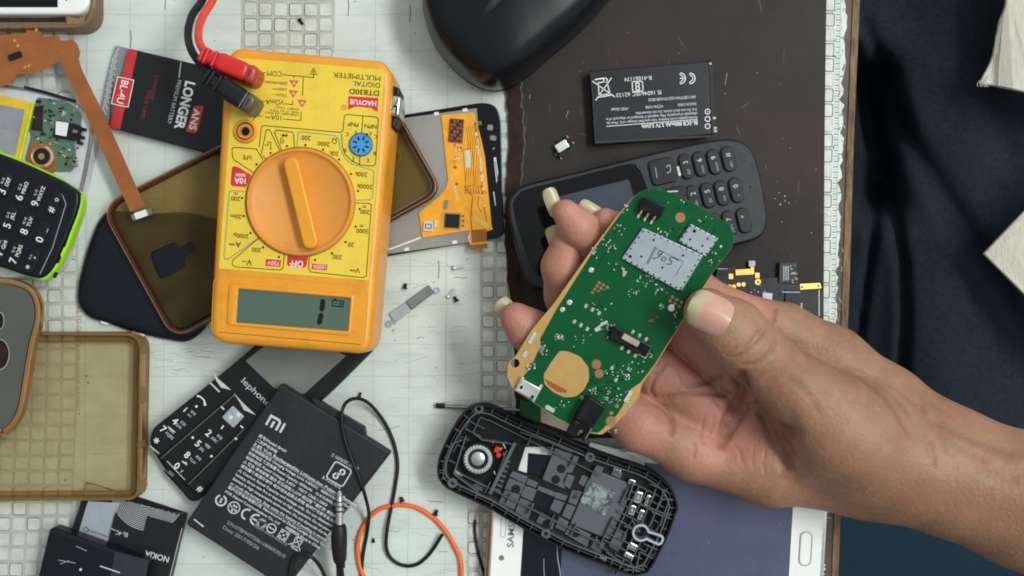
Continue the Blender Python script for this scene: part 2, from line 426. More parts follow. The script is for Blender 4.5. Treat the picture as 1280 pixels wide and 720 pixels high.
# ================================================================ the table, mats and floor
b = MB()
b.prism([(-420, -330), (1081, -330), (1078, -80), (1075, 0), (1067, 180), (1062, 360), (1056, 500), (1047, 720), (1045, 800), (1040, 1050), (-420, 1050)], -24, -2.8, 0)
b.wall([(1073, -80), (1070.5, 0), (1063, 180), (1057.5, 360), (1052, 500), (1044, 720), (1042, 800)], 8, -2.7, -2.2, 1)
o = b.build('tabletop', [M['table'], M['wood']]); o['kind'] = 'structure'
b = MB(); b.prism([(-2500, -2000), (3800, -2000), (3800, 2700), (-2500, 2700)], -560, -550, 0)
o = b.build('floor', M['floor_blue']); o['kind'] = 'structure'

# ---- white work mat with raised square cells
b = MB()
edge = [(1060, -80), (1059, 0), (1054, 180), (1047, 360), (1040, 540), (1028, 610), (1027, 670), (1033, 720), (1030, 800)]
jag = []
for i in range(len(edge) - 1):
    for k in range(26):
        t = k / 26; jag.append((edge[i][0] + (edge[i + 1][0] - edge[i][0]) * t + random.uniform(-2.2, 1.2) * (1 if random.random() < .6 else .2) - (5 if random.random() < .07 else 0) - 2.5 * max(0, math.sin(k * .9 + i * 2)) ** 4,
                                edge[i][1] + (edge[i + 1][1] - edge[i][1]) * t))
b.prism([(-160, -110)] + [(1059, -110)] + jag + [(1027, 830), (-160, 830)], -2.6, 0, 0)
def cells(xs, ys, xoff=lambda y: 0, s=15, skip=None, pad=True):
    for y in ys:
        for x in xs:
            if skip and skip(x, y): continue
            cx, cy = x + xoff(y), y
            q = rect(cx + random.uniform(-.4, .4), cy + random.uniform(-.4, .4), s, s, random.uniform(-2, 2), 2.6, 3)
            b.prism(q, 0.02, .36, 2, .16, 2)
            b.line(rect(cx, cy, s + .6, s + .6, 0, 2.6, 3), .8, .07, 4 if random.random() < .25 else 1, True)
P = 18.8
# top patch
b.fill([(302, -60), (419, -60), (418, 66), (301, 66)], .03, 1)
cells([313 + P * k for k in range(6)], [-26, -7, 12, 31, 50, 69])
# left patch
offl = lambda y: -7 * ((y - 375) / 275.0) ** 2
lx = [86.5 - 18.7 * k for k in range(6)]
b.fill([(-20, -20), (91, -20), (97, 200), (99, 375), (97, 500), (92, 600), (88, 750), (-20, 750)], .03, 1)
cells(lx, [-10 + 19 * k for k in range(41)], offl)
# middle strip along the dark sheet
b.fill([(600, 150), (640, 150), (640, 525), (600, 525)], .03, 1)
cells([610, 628], [160 + 18.6 * k for k in range(20)], s=13.5)
b.fill([(585, 600), (625, 600), (625, 760), (583, 760)], .03, 1)
cells([592, 610], [610 + 18.6 * k for k in range(9)], s=13.5)
# bottom-centre small patch
cells([338, 356, 374], [700, 718.5, 737], s=14)
# right strip
rx = lambda y: 1038.5 - 13 * (y / 720.0) ** 1.0
for k in range(50):
    y = -70 + 18.9 * k
    if y > 640: break
    q = rect(rx(y) - .5, y, 10, 15, 2, 2, 3); b.prism(q, .02, .5, 2, .2, 2); b.line(rect(rx(y) - .5, y, 10.9, 15.9, 2, 2, 3), 1.1, .07, 4 if k % 3 else 3, True)
    if random.random() < .35: b.fill(cr([(rx(y) + 5 + random.uniform(-2, 3), y + 8 + random.uniform(-3, 3)) for _ in range(5)], 3), .075, 4)
for k in range(210):
    y = -60 + 3.4 * k; x = rx(y) + 7; b.line([(x, y), (x + 5, y)], 1.0, .06, 4 if k % 2 else 3)
b.line([(rx(-60) + 12.5, -60), (rx(640) + 12.5, 640)], .8, .06, 3)
for k in range(60):
    y = random.uniform(-40, 600); x = rx(y) + random.uniform(12, 20); b.line([(x, y), (x + random.uniform(-3, 4), y + random.uniform(2, 9))], random.uniform(.4, 1.1), .066, random.choice([3, 4, 5]))
for k in range(16):
    y = -50 + 48.5 * k; b.line([(rx(y) + 13, y), (rx(y) + 21, y + random.uniform(-1, 1))], 1.2, .06, 4)
# printed grid, scratches, specks
for x in (160, 205, 467, 512, 558):
    q = [(x + random.uniform(-.7, .7) + (y - 360) * -.006, y) for y in range(-60, 760, 40)]; b.line(q, .7, .04, 3)
for x in (107, 601):
    q = [(x + (y - 360) * -.005, y) for y in range(-60, 760, 60)]; b.line(q, 1.1, .05, 3)
for y in (18, 63, 112, 160, 333, 380, 430, 470, 520, 567, 612, 660, 705):
    q = [(x, y + random.uniform(-.6, .6)) for x in range(100, 610, 40)]; b.line(q, .6, .045, 3)
for _ in range(170):
    x, y = random.choice([(random.uniform(480, 600), random.uniform(325, 500)), (random.uniform(180, 260), random.uniform(430, 470)), (random.uniform(440, 600), random.uniform(500, 720)), (random.uniform(110, 620), random.uniform(0, 720))])
    L = random.uniform(4, 34); a = random.gauss(0, .12); q = [(x + L * t * math.cos(a), y + L * t * math.sin(a) + 3 * math.sin(t * 2) * random.uniform(-.5, .5)) for t in (0, .3, .6, 1)]
    b.line(q, random.uniform(.3, .8), .05, random.choice([3, 3, 3, 3, 1, 1, 1, 4]))
for _ in range(170):
    x, y = random.uniform(100, 615), random.uniform(0, 720); b.fill(circ(x, y, random.choice([.35, .45, .6, .9]), 6), .06, 4)
for x, y in ((206, 12), (163, 60), (435, 20), (512, 28), (548, 348)):
    b.line([(x, y), (x + 1, y - 14), (x, y - 22)], 1.0, .065, 4)
# faded red lettering along the cells
b.text('MAKE TO ORDER', 96, 372, 6, 90, .06, 5, w=60); b.text('FAST REPAIR ARMREST', 95, 432, 5, 90, .06, 5, w=88)
wm = b.build('work_mat', [M['white_mat'], M['mat_groove'], M['mat_cell'], M['faint'], M['grime'], M['redprint']], loc=W(480, 360, 0))
tag(wm, 'large white repair mat with raised square cells and scratches covering the table', 'mat')

# ---- dark rubber sheet lying on the white mat
b = MB()
dk = [(640, -100)]
left = [(640, -100), (641, 0), (640, 60), (632, 112), (637, 160), (634, 220), (630, 270), (632, 330), (640, 400), (644, 470), (645, 545)]
le = []
for i in range(len(left) - 1):
    for k in range(7):
        t = k / 7; le.append((left[i][0] + (left[i + 1][0] - left[i][0]) * t + random.uniform(-1.5, 1.5), left[i][1] + (left[i + 1][1] - left[i][1]) * t))
out = list(reversed(le)) + [(1035, -100), (1033, 0), (1031, 180), (1030, 360), (1029, 548), (645, 548)]
b.prism(out, .1, 1.8, 0, .3, 2)
q = [(x + 9.5, y) for x, y in le[3:]]; b.line(q, 18, 1.86, 1)
q = [(x + 19 + random.uniform(-1.2, 1.2), y) for x, y in le[5:42]]; b.line(cr(q, 2, False), [random.uniform(.5, 3.2) for _ in range(len(q) * 2 - 1)], 1.89, 4)
for _ in range(34):
    x, y = random.uniform(660, 1025), random.uniform(5, 420); b.fill(circ(x, y, random.uniform(.35, .8), 6), 1.87, 2 if random.random() < .85 else 3)
for _ in range(7):
    x, y = random.uniform(660, 1000), random.uniform(5, 200); b.line([(x, y), (x + random.uniform(-3, 3), y + random.uniform(5, 18))], .6, 1.85, 2)
for _ in range(46):
    x, y = random.gauss(860, 110), random.gauss(120, 110); L = random.uniform(4, 26); a = random.choice([random.gauss(1.5, .15), random.uniform(0, 6.3)])
    if 660 < x < 1020 and -40 < y < 520: b.line([(x, y), (x + L * .5 * math.cos(a), y + L * .5 * math.sin(a) + .6), (x + L * math.cos(a), y + L * math.sin(a))], [.2, random.uniform(.4, 1.3), .2], 1.84, 4)
for _ in range(10):
    x, y = random.uniform(960, 1000), random.uniform(238, 262); b.fill(circ(x, y, random.uniform(.4, 1.4), 7), 1.88, random.choice([1, 4, 2]))
o = b.build('rubber_sheet', [M['dark_mat'], M['rust'], M['print_dim'], M['white'], M['table']], loc=W(835, 250, 0))
tag(o, 'dark brown worn rubber sheet with a rusty left edge on the white mat', 'mat')

# ================================================================ multimeter
mz = 34.0; mb_ = 10.0
C5 = K(240, 0, 4); C6 = K(240, 160, 4); C7 = K(240, 310, 4); CZ = K(270, 50, 5.333)
mm = thing('multimeter', 'yellow and orange digital multimeter with a round dial and a grey display reading 1', 'multimeter', 372, 250, 10)
out = rc([(291, 58), (479, 75), (490, 92), (489, 120), (463.5, 430), (455.5, 443), (273, 429), (261, 417), (279.5, 80)], [12, 7, 7, 10, 8, 10, 12, 12, 10], 5)
b = MB(); b.prism(out, mb_, mz, 0, 3.2, 5, bevh=3.0, taper=.6)
# raised display surround
b.ring(rc(C7(185, 175, 812, 232, 790, 440, 172, 385), 5), rc(C7(231, 203, 792, 250, 779, 416, 219, 373), .8), mz - .5, mz + .75, 0, .5)
b.line(rc(C7(110, 128, 882, 190, 862, 497, 96, 440), 14), .9, mz + .06, 1, True)
body = b.build('body', [M['orange'], M['orange_dial']], mm)
b = MB(); b.prism(rc([(293.5, 72), (481, 87), (460.5, 350.5), (273.5, 335.5)], [4, 4, 1, 1]), mz - .4, mz + .12, 0)
face = b.build('face_plate', M['yellow'], mm)
zt = mz + .2
b = MB(); A = 184.6
mats_ink = [M['ink'], M['teal'], M['red'], M['white'], M['ink_soft'], M['brick']]
b.text('MULTIMETER', *CZ(1098, 240)[0], 6.4, A, zt, 0, w=59); b.text('DIGITAL', *CZ(1094, 287)[0], 6.2, A, zt, 0, w=34)
b.text('DT830D', *CZ(1088, 340)[0], 6.4, A, zt, 0, w=37.5, bold=.015)
b.fill(CZ(882, 374, 1082, 387, 1077, 480, 1030, 452, 930, 444, 880, 464), zt - .02, 2)
b.text('HAOYUE', *CZ(980, 418)[0], 6.0, A, zt + .02, 3, 'C', w=33, bold=.02)
b.line(circ(*CZ(852, 450)[0], 3.1, 14), .7, zt, 2, True); b.text('R', *CZ(852, 450)[0], 3, A, zt, 2, 'C')
b.text('COM', *CZ(390, 225)[0], 6.6, A - 2, zt, 0, 'C', w=18); b.text('VΩmA', *CZ(393, 415)[0], 6.6, A - 2, zt, 0, 'C', w=23)
b.line(CZ(300, 217, 333, 219), .9, zt, 0); b.line(CZ(445, 231, 650, 250, 650, 226), .9, zt, 0)
for y, w_ in ((226, 52), (212, 38), (201, 26), (190, 14)): b.line(CZ(650 - w_ / 2, y - 1, 650 + w_ / 2, y + 2), 1.0, zt, 0)
b.line(CZ(520, 240, 520, 256), .9, zt, 0); b.line(CZ(582, 245, 577, 372), .9, zt, 0); b.line(CZ(290, 406, 328, 409), .9, zt, 0)
b.line(CZ(458, 425, 510, 430, 512, 405), .9, zt, 0); b.line(CZ(240, 540, 275, 505, 312, 507), .9, zt, 0); b.line(CZ(448, 526, 565, 537, 568, 480), .9, zt, 0)
for X, Y in ((520, 290), (515, 358), (574, 422)):
    b.fill(CZ(X - 32, Y - 24, X + 32, Y - 20, X - 1, Y + 28), zt, 5)
    for d in (-7, 7): b.line(CZ(X + d, Y - 12, X + d * .5, Y + 6), .8, zt + .03, 3)
b.text('200mAmax', *CZ(400, 287)[0], 3.8, A - 1, zt, 4, 'C', w=29, bold=.02); b.text('1000V⎓', *CZ(425, 328)[0], 3.8, A - 1, zt, 4, 'C', w=18, bold=.01); b.text('750V~', *CZ(425, 366)[0], 3.8, A - 1, zt, 4, 'C', w=18, bold=.01)
b.text('UNFUSED 10A MAX', *CZ(438, 492)[0], 3.0, A, zt, 0, 'C', w=41); b.text('FOR 15 sec MAX', *CZ(455, 476)[0], 2.7, A, zt, 0, 'C', w=36); b.text('EVERY 15min', *CZ(472, 456)[0], 2.7, A, zt, 0, 'C', w=29)
b.text('10A⎓', *CZ(382, 517)[0], 6, A, zt, 0, 'C', w=20)
# box outlines round the dial
lw = .95
b.line(rc(C6(333, 80, 345, -12, 752, 22, 762, -68, 932, -52), [1, 8, 8, 8, 8])[6:-6] if False else C6(336, 95, 345, 5, 350, -8, 362, -12, 745, 22, 755, 12, 762, -60, 772, -68, 920, -55, 932, -44, 918, 180, 905, 190, 838, 184, 800, 165, 765, 130, 752, 95, 748, 30), lw, zt, 0)
b.line(C6(855, -60, 848, 30), lw, zt, 0); b.line(C6(840, 135, 837, 184), lw, zt, 0)
b.line(C6(345, 135, 372, 10, 388, 8, 440, 115), lw, zt, 0); b.line(C6(352, 138, 378, 165), lw, zt, 0)
b.line(C6(450, 115, 412, 22, 420, 10, 500, 20, 508, 30, 512, 105), lw, zt, 0)
b.line(C6(525, 105, 530, 22, 545, 18, 715, 38, 735, 60, 738, 95, 765, 150, 800, 180, 900, 210, 910, 220, 902, 348, 890, 358, 815, 362), lw + .2, zt, 1)
b.line(C6(355, 160, 322, 105, 210, 96, 200, 104, 203, 148, 212, 160, 305, 222), lw, zt, 0)
b.line(C6(268, 318, 200, 312, 186, 322, 160, 640, 166, 656, 182, 655, 335, 548), lw + .2, zt, 1)
b.line(C6(340, 545, 205, 660, 200, 680, 212, 694, 440, 710, 455, 700, 462, 628), lw, zt, 0)
b.line(C6(588, 628, 583, 705, 595, 720, 855, 748, 872, 738, 897, 385, 885, 377, 815, 374), lw, zt, 0)
b.fill(rc(C6(478, 634, 582, 640, 570, 700, 474, 692), [0, 0, 4, 4]), zt - .02, 2); b.fill(rc(C6(200, 190, 225, 192, 296, 235, 270, 296, 192, 290), [4, 4, 0, 2, 4]), zt - .02, 2)
b.text('OFF', *C6(522, 680)[0], 8, A - 1, zt + .02, 3, 'C', w=17, bold=.02); b.text('10A', *C6(240, 264)[0], 7, A - 2, zt + .02, 3, 'C', w=14, bold=.02)
b.line(C6(218, 238, 268, 240), .9, zt + .02, 3); b.line(C6(218, 230, 268, 232), .9, zt + .02, 3)
b.fill(C6(370, 655, 446, 660, 442, 695, 366, 690), zt - .02, 2); b.text('750V', *C6(406, 676)[0], 5.4, A - 1, zt + .02, 3, 'C', w=15)
b.fill(C6(602, 678, 678, 684, 674, 712, 598, 706), zt - .02, 2); b.text('1000V', *C6(638, 695)[0], 5.2, A - 1, zt + .02, 3, 'C', w=16)
for tx, X, Y, h in (('hFE', 275, 148, 6), ('200', 570, 50, 6), ('2000', 658, 80, 6), ('Ω', 712, 65, 7), ('20k', 710, 128, 6), ('200k', 845, 232, 6), ('2000k', 862, 293, 6), ('200', 865, 420, 6), ('m', 862, 396, 5),
                    ('2000', 852, 516, 6), ('m', 848, 492, 5), ('20', 795, 584, 6), ('200', 728, 646, 6), ('200', 322, 610, 6), ('V~', 275, 672, 8), ('200', 218, 354, 6), ('m', 218, 330, 5), ('20m', 220, 443, 6), ('2000µ', 245, 540, 6), ('A⎓', 215, 582, 8), ('V⎓', 815, 712, 7),
                    ('NPN', 893, -8, 6), ('PNP', 805, -18, 6), ('E', 892, 28, 4.5), ('E', 818, 22, 4.5), ('C', 918, 45, 5), ('C', 775, 32, 5), ('B', 912, 127, 5), ('B', 765, 112, 5), ('E', 880, 162, 5), ('E', 806, 155, 5)):
    b.text(tx, *C6(X, Y)[0], h * .92, A, zt, 0, 'C', bold=.008)
for X, Y in ((567, 86), (655, 108), (735, 158), (795, 230), (830, 315), (838, 405), (818, 493), (768, 570), (700, 627), (615, 660), (434, 645), (355, 597), (293, 525), (258, 440), (250, 350), (323, 182), (393, 125), (475, 90)):
    b.fill(circ(*C6(X, Y)[0], 1.5, 10), zt, 0)
b.line(C6(364, 85, 380, 87, 380, 70, 395, 72, 393, 105, 400, 105), .9, zt, 0)
b.line(C6(445, 35, 480, 38), .9, zt, 0); b.fill(C6(452, 28, 472, 38, 452, 46), zt, 0); b.line(C6(474, 28, 472, 48), .9, zt, 0)
for r_ in (3, 5, 7): b.line(arc(*C6(470, 64)[0], r_, 140, 220, 6), .8, zt, 0)
b.build('lettering', mats_ink, face, angle=None)
# dial
dc = C6(541, 370)[0]
b = MB(); b.lathe(*dc, [(68, mz - .3), (68, mz + .7), (67, mz + 1.6), (65.5, mz + 2.2), (64, mz + 2.2), (62.5, mz + 1.4), (58, mz + .35), (0, mz + .3)], 0, 56, z_at=mz + 1)
b.line(circ(*dc, 68.6, 56), 1.0, zt + .02, 1, True)
dial = b.build('dial', [M['orange_dial'], M['ink_soft']], mm)
b = MB(); q0 = C6(491, 168)[0]; q1 = C6(592, 580)[0]; an = math.degrees(math.atan2(q1[1] - q0[1], q1[0] - q0[0])); L = math.hypot(q1[0] - q0[0], q1[1] - q0[1])
b.prism(rect((q0[0] + q1[0]) / 2, (q0[1] + q1[1]) / 2, L + 11, 19, an, 9.3, 6), mz + .2, mz + 5.5, 0, .8, 3)
b.build('dial_handle', M['orange'], dial)
# display
b = MB(); b.prism(C7(228, 201, 794, 248, 781, 418, 216, 375), mz - .4, mz + .1, 0)
disp = b.build('display', M['lcd'], mm)
b = MB()
def seg(x0, y0, x1, y1, w_):
    dx, dy = x1 - x0, y1 - y0; l = math.hypot(dx, dy); ux, uy = dx / l, dy / l; nx, ny = -uy * w_ / 2, ux * w_ / 2; k = w_ * .45
    b.fill([(x0, y0), (x0 + ux * k + nx, y0 + uy * k + ny), (x1 - ux * k + nx, y1 - uy * k + ny), (x1, y1), (x1 - ux * k - nx, y1 - uy * k - ny), (x0 + ux * k - nx, y0 + uy * k - ny)], mz + .2, 0)
seg(*C7(656, 252)[0], *C7(648, 320)[0], 6.3); seg(*C7(648, 322)[0], *C7(634, 386)[0], 6.3)
b.line(C7(704, 262, 758, 267, 754, 294, 701, 289), 1.4, mz + .2, 0, True); b.line(C7(712, 277, 726, 278), 1.1, mz + .2, 0); b.line(C7(735, 279, 749, 280), 1.1, mz + .2, 0); b.line(C7(742, 272, 742, 287), 1.1, mz + .2, 0)
b.line(C7(712, 262, 713, 255, 722, 256), 1.4, mz + .2, 0)
b.build('digit', M['lcd_ink'], disp, angle=None)
# jack and transistor socket
jc = C5(268, 658)[0]
b = MB(); b.lathe(*jc, [(15, mz), (15, mz + .5), (13, mz + 1.6), (11.6, mz + 1.6), (11, mz + .3)], 0, 28); b.lathe(*jc, [(11, mz + .2), (9.4, mz + 1.2), (6, mz + 1.2), (5, mz + .4), (5, mz + .3)], 1, 28); b.fill(circ(*jc, 5, 20), mz + .45, 2); b.line(circ(*jc, 10.6, 28), 1.4, mz + .9, 3, True)
b.build('jack', [M['orange'], M['tan_plastic'], M['hole'], M['ink']], mm)
sc_ = C6(845, 82)[0]
b = MB(); b.lathe(*sc_, [(14.4, mz), (14.4, mz + .8), (13.6, mz + 1.2), (0, mz + 1.2)], 0, 30)
for k in range(8):
    a = R(22 + 45 * k); b.line([(sc_[0] + 5.4 * math.cos(a), sc_[1] + 5.4 * math.sin(a)), (sc_[0] + 10.6 * math.cos(a), sc_[1] + 10.6 * math.sin(a))], 2.2, mz + 1.28, 1)
b.line(circ(*sc_, 14.2, 30), 1, mz + 1.15, 1, True); b.fill(C6(862, 28, 882, 26, 876, 42), mz + 1.3, 1)
b.build('transistor_socket', [M['blue'], M['ink']], mm)
# metal clip on the right wall
b = MB(); b.prism(rc(CZ(1170, 365, 1238, 375, 1222, 512, 1140, 495, 1148, 430), 3), 16, 31, 0, 1.2, 3); b.prism(rc(CZ(1180, 300, 1225, 320, 1225, 372, 1140, 400, 1145, 360), 2), 14, 29, 1, 1, 2)
b.prism(rc(CZ(1150, 485, 1215, 505, 1190, 585, 1160, 580), 2), 14, 28, 1, 1, 2); b.line(CZ(1180, 440, 1205, 445, 1200, 500), 2.4, 31.1, 1)
b.build('clip', [M['silver'], M['black']], mm)

# ================================================================ test leads plugged into the meter
t = thing('test_lead', 'red test lead with a red plug pushed into the top of the yellow multimeter', 'test lead', 290, 75, 34, 'test leads on the multimeter')
Fp_ = Frame(291, 83, 22.5); b = MB()
b.prism(Fp_.rect(-3, 0, 46, 24, 9), mz + .2, 46, 0, 2.2, 4); b.prism(Fp_.rect(22, 0, 18, 24.6, 8.9), mz + .2, 45.6, 1, 2.2, 4); b.prism(Fp_.rect(-31, 0, 16, 16, 6), 36, 44.5, 0, 1.6, 3)
for u, h_ in ((-43, 19), (-37.5, 21), (-26, 21)): b.prism(Fp_.rect(u, 0, 4.6, h_, 2.2), 35.5, 45.4, 0, .6, 3)
b.build('plug', [M['red_plug'], M['plug_tip']], t)
b = MB(); b.tube([(420, -330, 1.8), (350, -220, 2), (300, -90, 8), (276, -30, 15), (266, 0, 18), (255, 18, 22), (249, 34, 28), (249, 52, 36), (258, 68, 40)], 1.55, 0, 12, 8); b.build('cable', M['red_cable'], t)
t = thing('test_lead', 'black test lead with a black plug pushed into the meter beside the red one', 'test lead', 290, 115, 34, 'test leads on the multimeter')
Fp_ = Frame(292, 117, 32); b = MB()
b.prism(Fp_.rect(-3, 0, 44, 25, 9), mz + .2, 46.5, 0, 2.2, 4); b.prism(Fp_.rect(20, 0, 18, 25.6, 8.9), mz + .2, 46.1, 1, 2.2, 4); b.prism(Fp_.rect(-30, 0, 16, 17, 6), 36, 45, 0, 1.6, 3)
for u, h_ in ((-42, 20), (-36, 22), (-25, 22)): b.prism(Fp_.rect(u, 0, 4.6, h_, 2.2), 35.5, 45.9, 0, .6, 3)
b.line(Fp_(14, -11, 14, 11), .7, 46.6, 2)
b.build('plug', [M['black_soft'], M['black_tip'], M['print_dim']], t)
b = MB(); b.tube([(380, -330, 1.8), (320, -220, 2), (276, -100, 6), (262, -30, 12), (253, 0, 15), (240, 20, 20), (235, 45, 28), (242, 68, 36), (262, 92, 40)], 1.6, 0, 12, 8); b.build('cable', M['cable'], t)

# ================================================================ black cased battery with red band (top left)
C1 = K(0, 0, 4)
t = thing('phone_battery', 'black and red phone battery with bold white lettering in a clear wrapper beside the multimeter', 'battery', 215, 120, 0, 'loose phone batteries')
out = rc([(160, 60), (300, 93), (284, 198), (136, 159)], [2, 4, 4, 2])
b = MB(); b.prism(out, .1, 4.6, 0, .5, 3); b.fill([(160.5, 61), (172, 63.8), (150, 162), (137, 158.6)], 4.66, 1)
body = b.build('cell', [M['wrap_black'], M['red_batt']], t)
b = MB(); z = 4.74; T = 103.6
b.line(C1(588, 384, 669, 401, 640, 536, 557, 518), 1.0, z, 0, True); b.fill(C1(590, 387, 666, 403, 638, 533, 560, 516), z - .04, 1)
b.text('BL-4U', *C1(613, 460)[0], 9, T, z + .03, 0, 'C', w=29, bold=.01)
b.text('LONGER', *C1(924, 528)[0], 12, T, z, 0, 'C', w=61, bold=.035); b.text('PREMIUM BATTERY', *C1(872, 510)[0], 5.0, T, z, 2, 'C', w=56)
b.text('LONGER', *C1(772, 440)[0], 4.6, T, z, 3, 'C', w=31); b.text('TALKTIME', *C1(730, 520)[0], 4.6, T, z, 3, 'C', w=37)
b.fill(rc(C1(972, 528, 1020, 532, 985, 666, 928, 658), 3), z, 1); b.text('ANS', *C1(975, 597)[0], 8.6, T, z + .05, 0, 'C', w=27, bold=.025)
b.line(C1(905, 310, 895, 390), 1, z, 2)
b.build('lettering', [M['white'], M['red_batt'], M['print'], M['dim_red']], body, angle=None)
b = MB(); b.prism(rc(C1(572, 222, 645, 240, 548, 640, 500, 535, 530, 380), 3), .1, 2.6, 0, .8, 2)
for k in range(9):
    x = 575 - k * 6; b.line(C1(x + 20, 240 + 30 * k, x - 14, 300 + 30 * k, x + 4, 350 + 28 * k), 1.0, 2.75, 1)
b.build('wrapper', [M['clear_film'], M['print']], t)

# ================================================================ white phone in a gold clear case (top-left corner)
t = thing('smartphone', 'white smartphone with black screen at the upper left corner', 'phone', 40, -20, 2, 'whole phones on the mat')
b = MB(); b.prism(rc([(-80, -120), (111, -120), (111, 17.5), (-80, 17.5)], [10, 10, 20, 20], 7), 4, 11, 0, 1.2, 4); b.fill(circ(83, 0, 1.2, 10), 11.08, 1)
bd = b.build('body', [M['white_gloss'], M['hole']], t)
b = MB(); b.prism([(-70, -100), (72, -100), (72, 9), (-70, 9)], 10.8, 11.15, 0); b.build('screen', M['gloss_glass'], bd)
t = thing('phone_case', 'gold tinted clear case wrapped round the white smartphone', 'phone case', 40, -10, 0, 'phone cases')
o1 = rc([(-90, -130), (117, -130), (118, 36), (-90, 37)], [10, 10, 24, 20], 8); o2 = rc([(-84, -124), (111.5, -124), (111.5, 26), (-84, 26)], [10, 10, 21, 20], 8)
b = MB(); b.ring(o1, o2, .1, 9.5, 0, 1.6); b.prism(o2, .2, 2.4, 0); b.line([(2, 33), (95, 33), (110, 27), (115.5, 12)], 1.2, 9.55, 1)
b.line([(-20, 24), (60, 24), (82, 22)], 3.0, 9.0, 2); b.fill([(82, 20), (98, 23), (108, 18), (104, 29), (84, 31)], 9.6, 1)
b.build('shell', [M['gold_clear'], M['gold_rim'], M['rust']], t)

# ================================================================ opened phone chassis (left)
CP = K(0, 90, 5.54)
t = thing('opened_phone', 'opened white framed phone with yellow edged battery and green board at the left edge', 'phone', 40, 170, 0, 'phones taken apart')
out = rc(cr([(-70, 92), (0, 105), (40, 111), (78, 121), (98, 129), (111, 143), (115.5, 164), (110, 200), (101, 243), (90, 285), (60, 345), (-70, 320)], 4), .01)
b = MB(); b.prism(out, .1, 6.8, 0, .6, 2)
ins = inset(out, 3.4); b.ring(out, ins, 6.7, 8.0, 1, .3)
b.line([(30, 109), (55, 115), (95, 127)], 4, 8.05, 2)
fr = b.build('frame', [M['frame_white'], M['steel'], M['black']], t)
b = MB(); b.prism(rc(CP(255, 175, 430, 195, 520, 235, 566, 300, 555, 380, 510, 480, 525, 560, 500, 690, 330, 690, 170, 610, 215, 440, 200, 400), 4), 6.8, 7.4, 0)
random.seed(21)
for _ in range(90):
    X, Y = random.uniform(230, 540), random.uniform(190, 640); b.prism(rect(*CP(X, Y)[0], random.uniform(1, 4), random.uniform(1, 3), random.choice([10, 100])), 7.3, 7.9, random.choice([1, 1, 2, 3, 4]))
b.prism(CP(240, 240, 300, 230, 290, 410, 215, 400), 7.3, 7.8, 5)
b.build('circuit_board', [M['green_old'], M['trace'], M['tin'], M['gold'], M['chip'], M['rust']], t)
b = MB(); b.prism(rc([(-50, 108), (0, 119), (41.5, 128.5), (24, 202), (-50, 185)], 2), 6.8, 9, 1, .7, 3); b.prism(rc([(-45, 122), (0, 131), (31, 136.5), (19, 195), (-45, 180)], 1), 8.8, 9.12, 0)
b.line([(41, 130), (24.5, 201)], 2.4, 9.05, 2)
for k in range(5): b.line([(-30, 150 + 7 * k), (5 + 3 * (k % 2), 158 + 7 * k)], 1.2, 9.2, 3)
b.build('battery_pouch', [M['pouch'], M['pouch_yellow'], M['lime'], M['print_dim']], t)
b = MB(); b.prism(rc(CP(392, 330, 560, 370, 545, 480, 360, 450), 3), 7, 8.6, 0, .3, 2); b.prism(rc(CP(388, 340, 475, 352, 458, 446, 383, 432), 1), 8.4, 8.8, 1)
for X, Y in ((572, 395), (560, 450), (548, 490), (520, 410), (510, 640)): b.prism(rect(*CP(X, Y)[0], 6, 4, 10, 1), 7, 8.9, 2 if X > 540 else 3)
b.build('chip_module', [M['chip'], M['white'], M['black'], M['steel']], t)
b = MB(); cc = CP(290, 585)[0]; b.prism(rc(CP(210, 480, 340, 500, 395, 600, 380, 700, 180, 690), 6), 6.9, 7.7, 2, .3, 2); b.lathe(*cc, [(15, 7.4), (15, 8.6), (13, 9.2), (11, 8.8)], 0, 28); b.lathe(*cc, [(11.5, 8.2), (10, 9.0), (4, 8.8), (3.5, 8.4), (0, 8.4)], 1, 28)
b.line(arc(*cc, 12.5, -70, 70, 10), 1.4, 9.25, 3)
b.build('camera', [M['copper'], M['chip'], M['flex_brown'], M['tin']], t)

# ================================================================ keypad phone with lime rim
CG = K(0, 180, 4)
t = thing('keypad_phone', 'black keypad phone with a bright lime green rim at the left edge', 'phone', 30, 280, 8, 'whole phones on the mat')
out = cr([(-90, 163), (0, 190), (62, 217), (95, 238), (102, 250), (98, 271), (82, 312), (68, 338), (54, 350.5), (38, 347), (0, 335), (-90, 305)], 5)
b = MB(); b.prism(out, 8.2, 13.6, 0, 1.2, 3)
for X, Y, w_, h_ in ((325, 480, 6, 19), (290, 575, 5, 11), (276, 655, 4, 8)): b.prism(rect(*CG(X, Y)[0], w_, h_, 20, 2), 13.2, 13.72, 1)
b.build('rim', [M['lime'], M['trace']], t)
out2 = cr([(-88, 166), (0, 192), (62, 218.5), (92, 235.5), (98.5, 247), (94, 269), (77.5, 309), (65, 334.5), (52, 347), (37, 346), (0, 334), (-88, 304)], 5)
b = MB(); b.prism(out2, 12, 15.3, 0, 1.4, 4); b.line(CG(310, 250, 330, 300, 262, 520, 200, 650), 1, 15.36, 1)
b.build('front_cover', [M['navy_shell'], M['print_dim']], t)
zk = 16.0; AG = -69
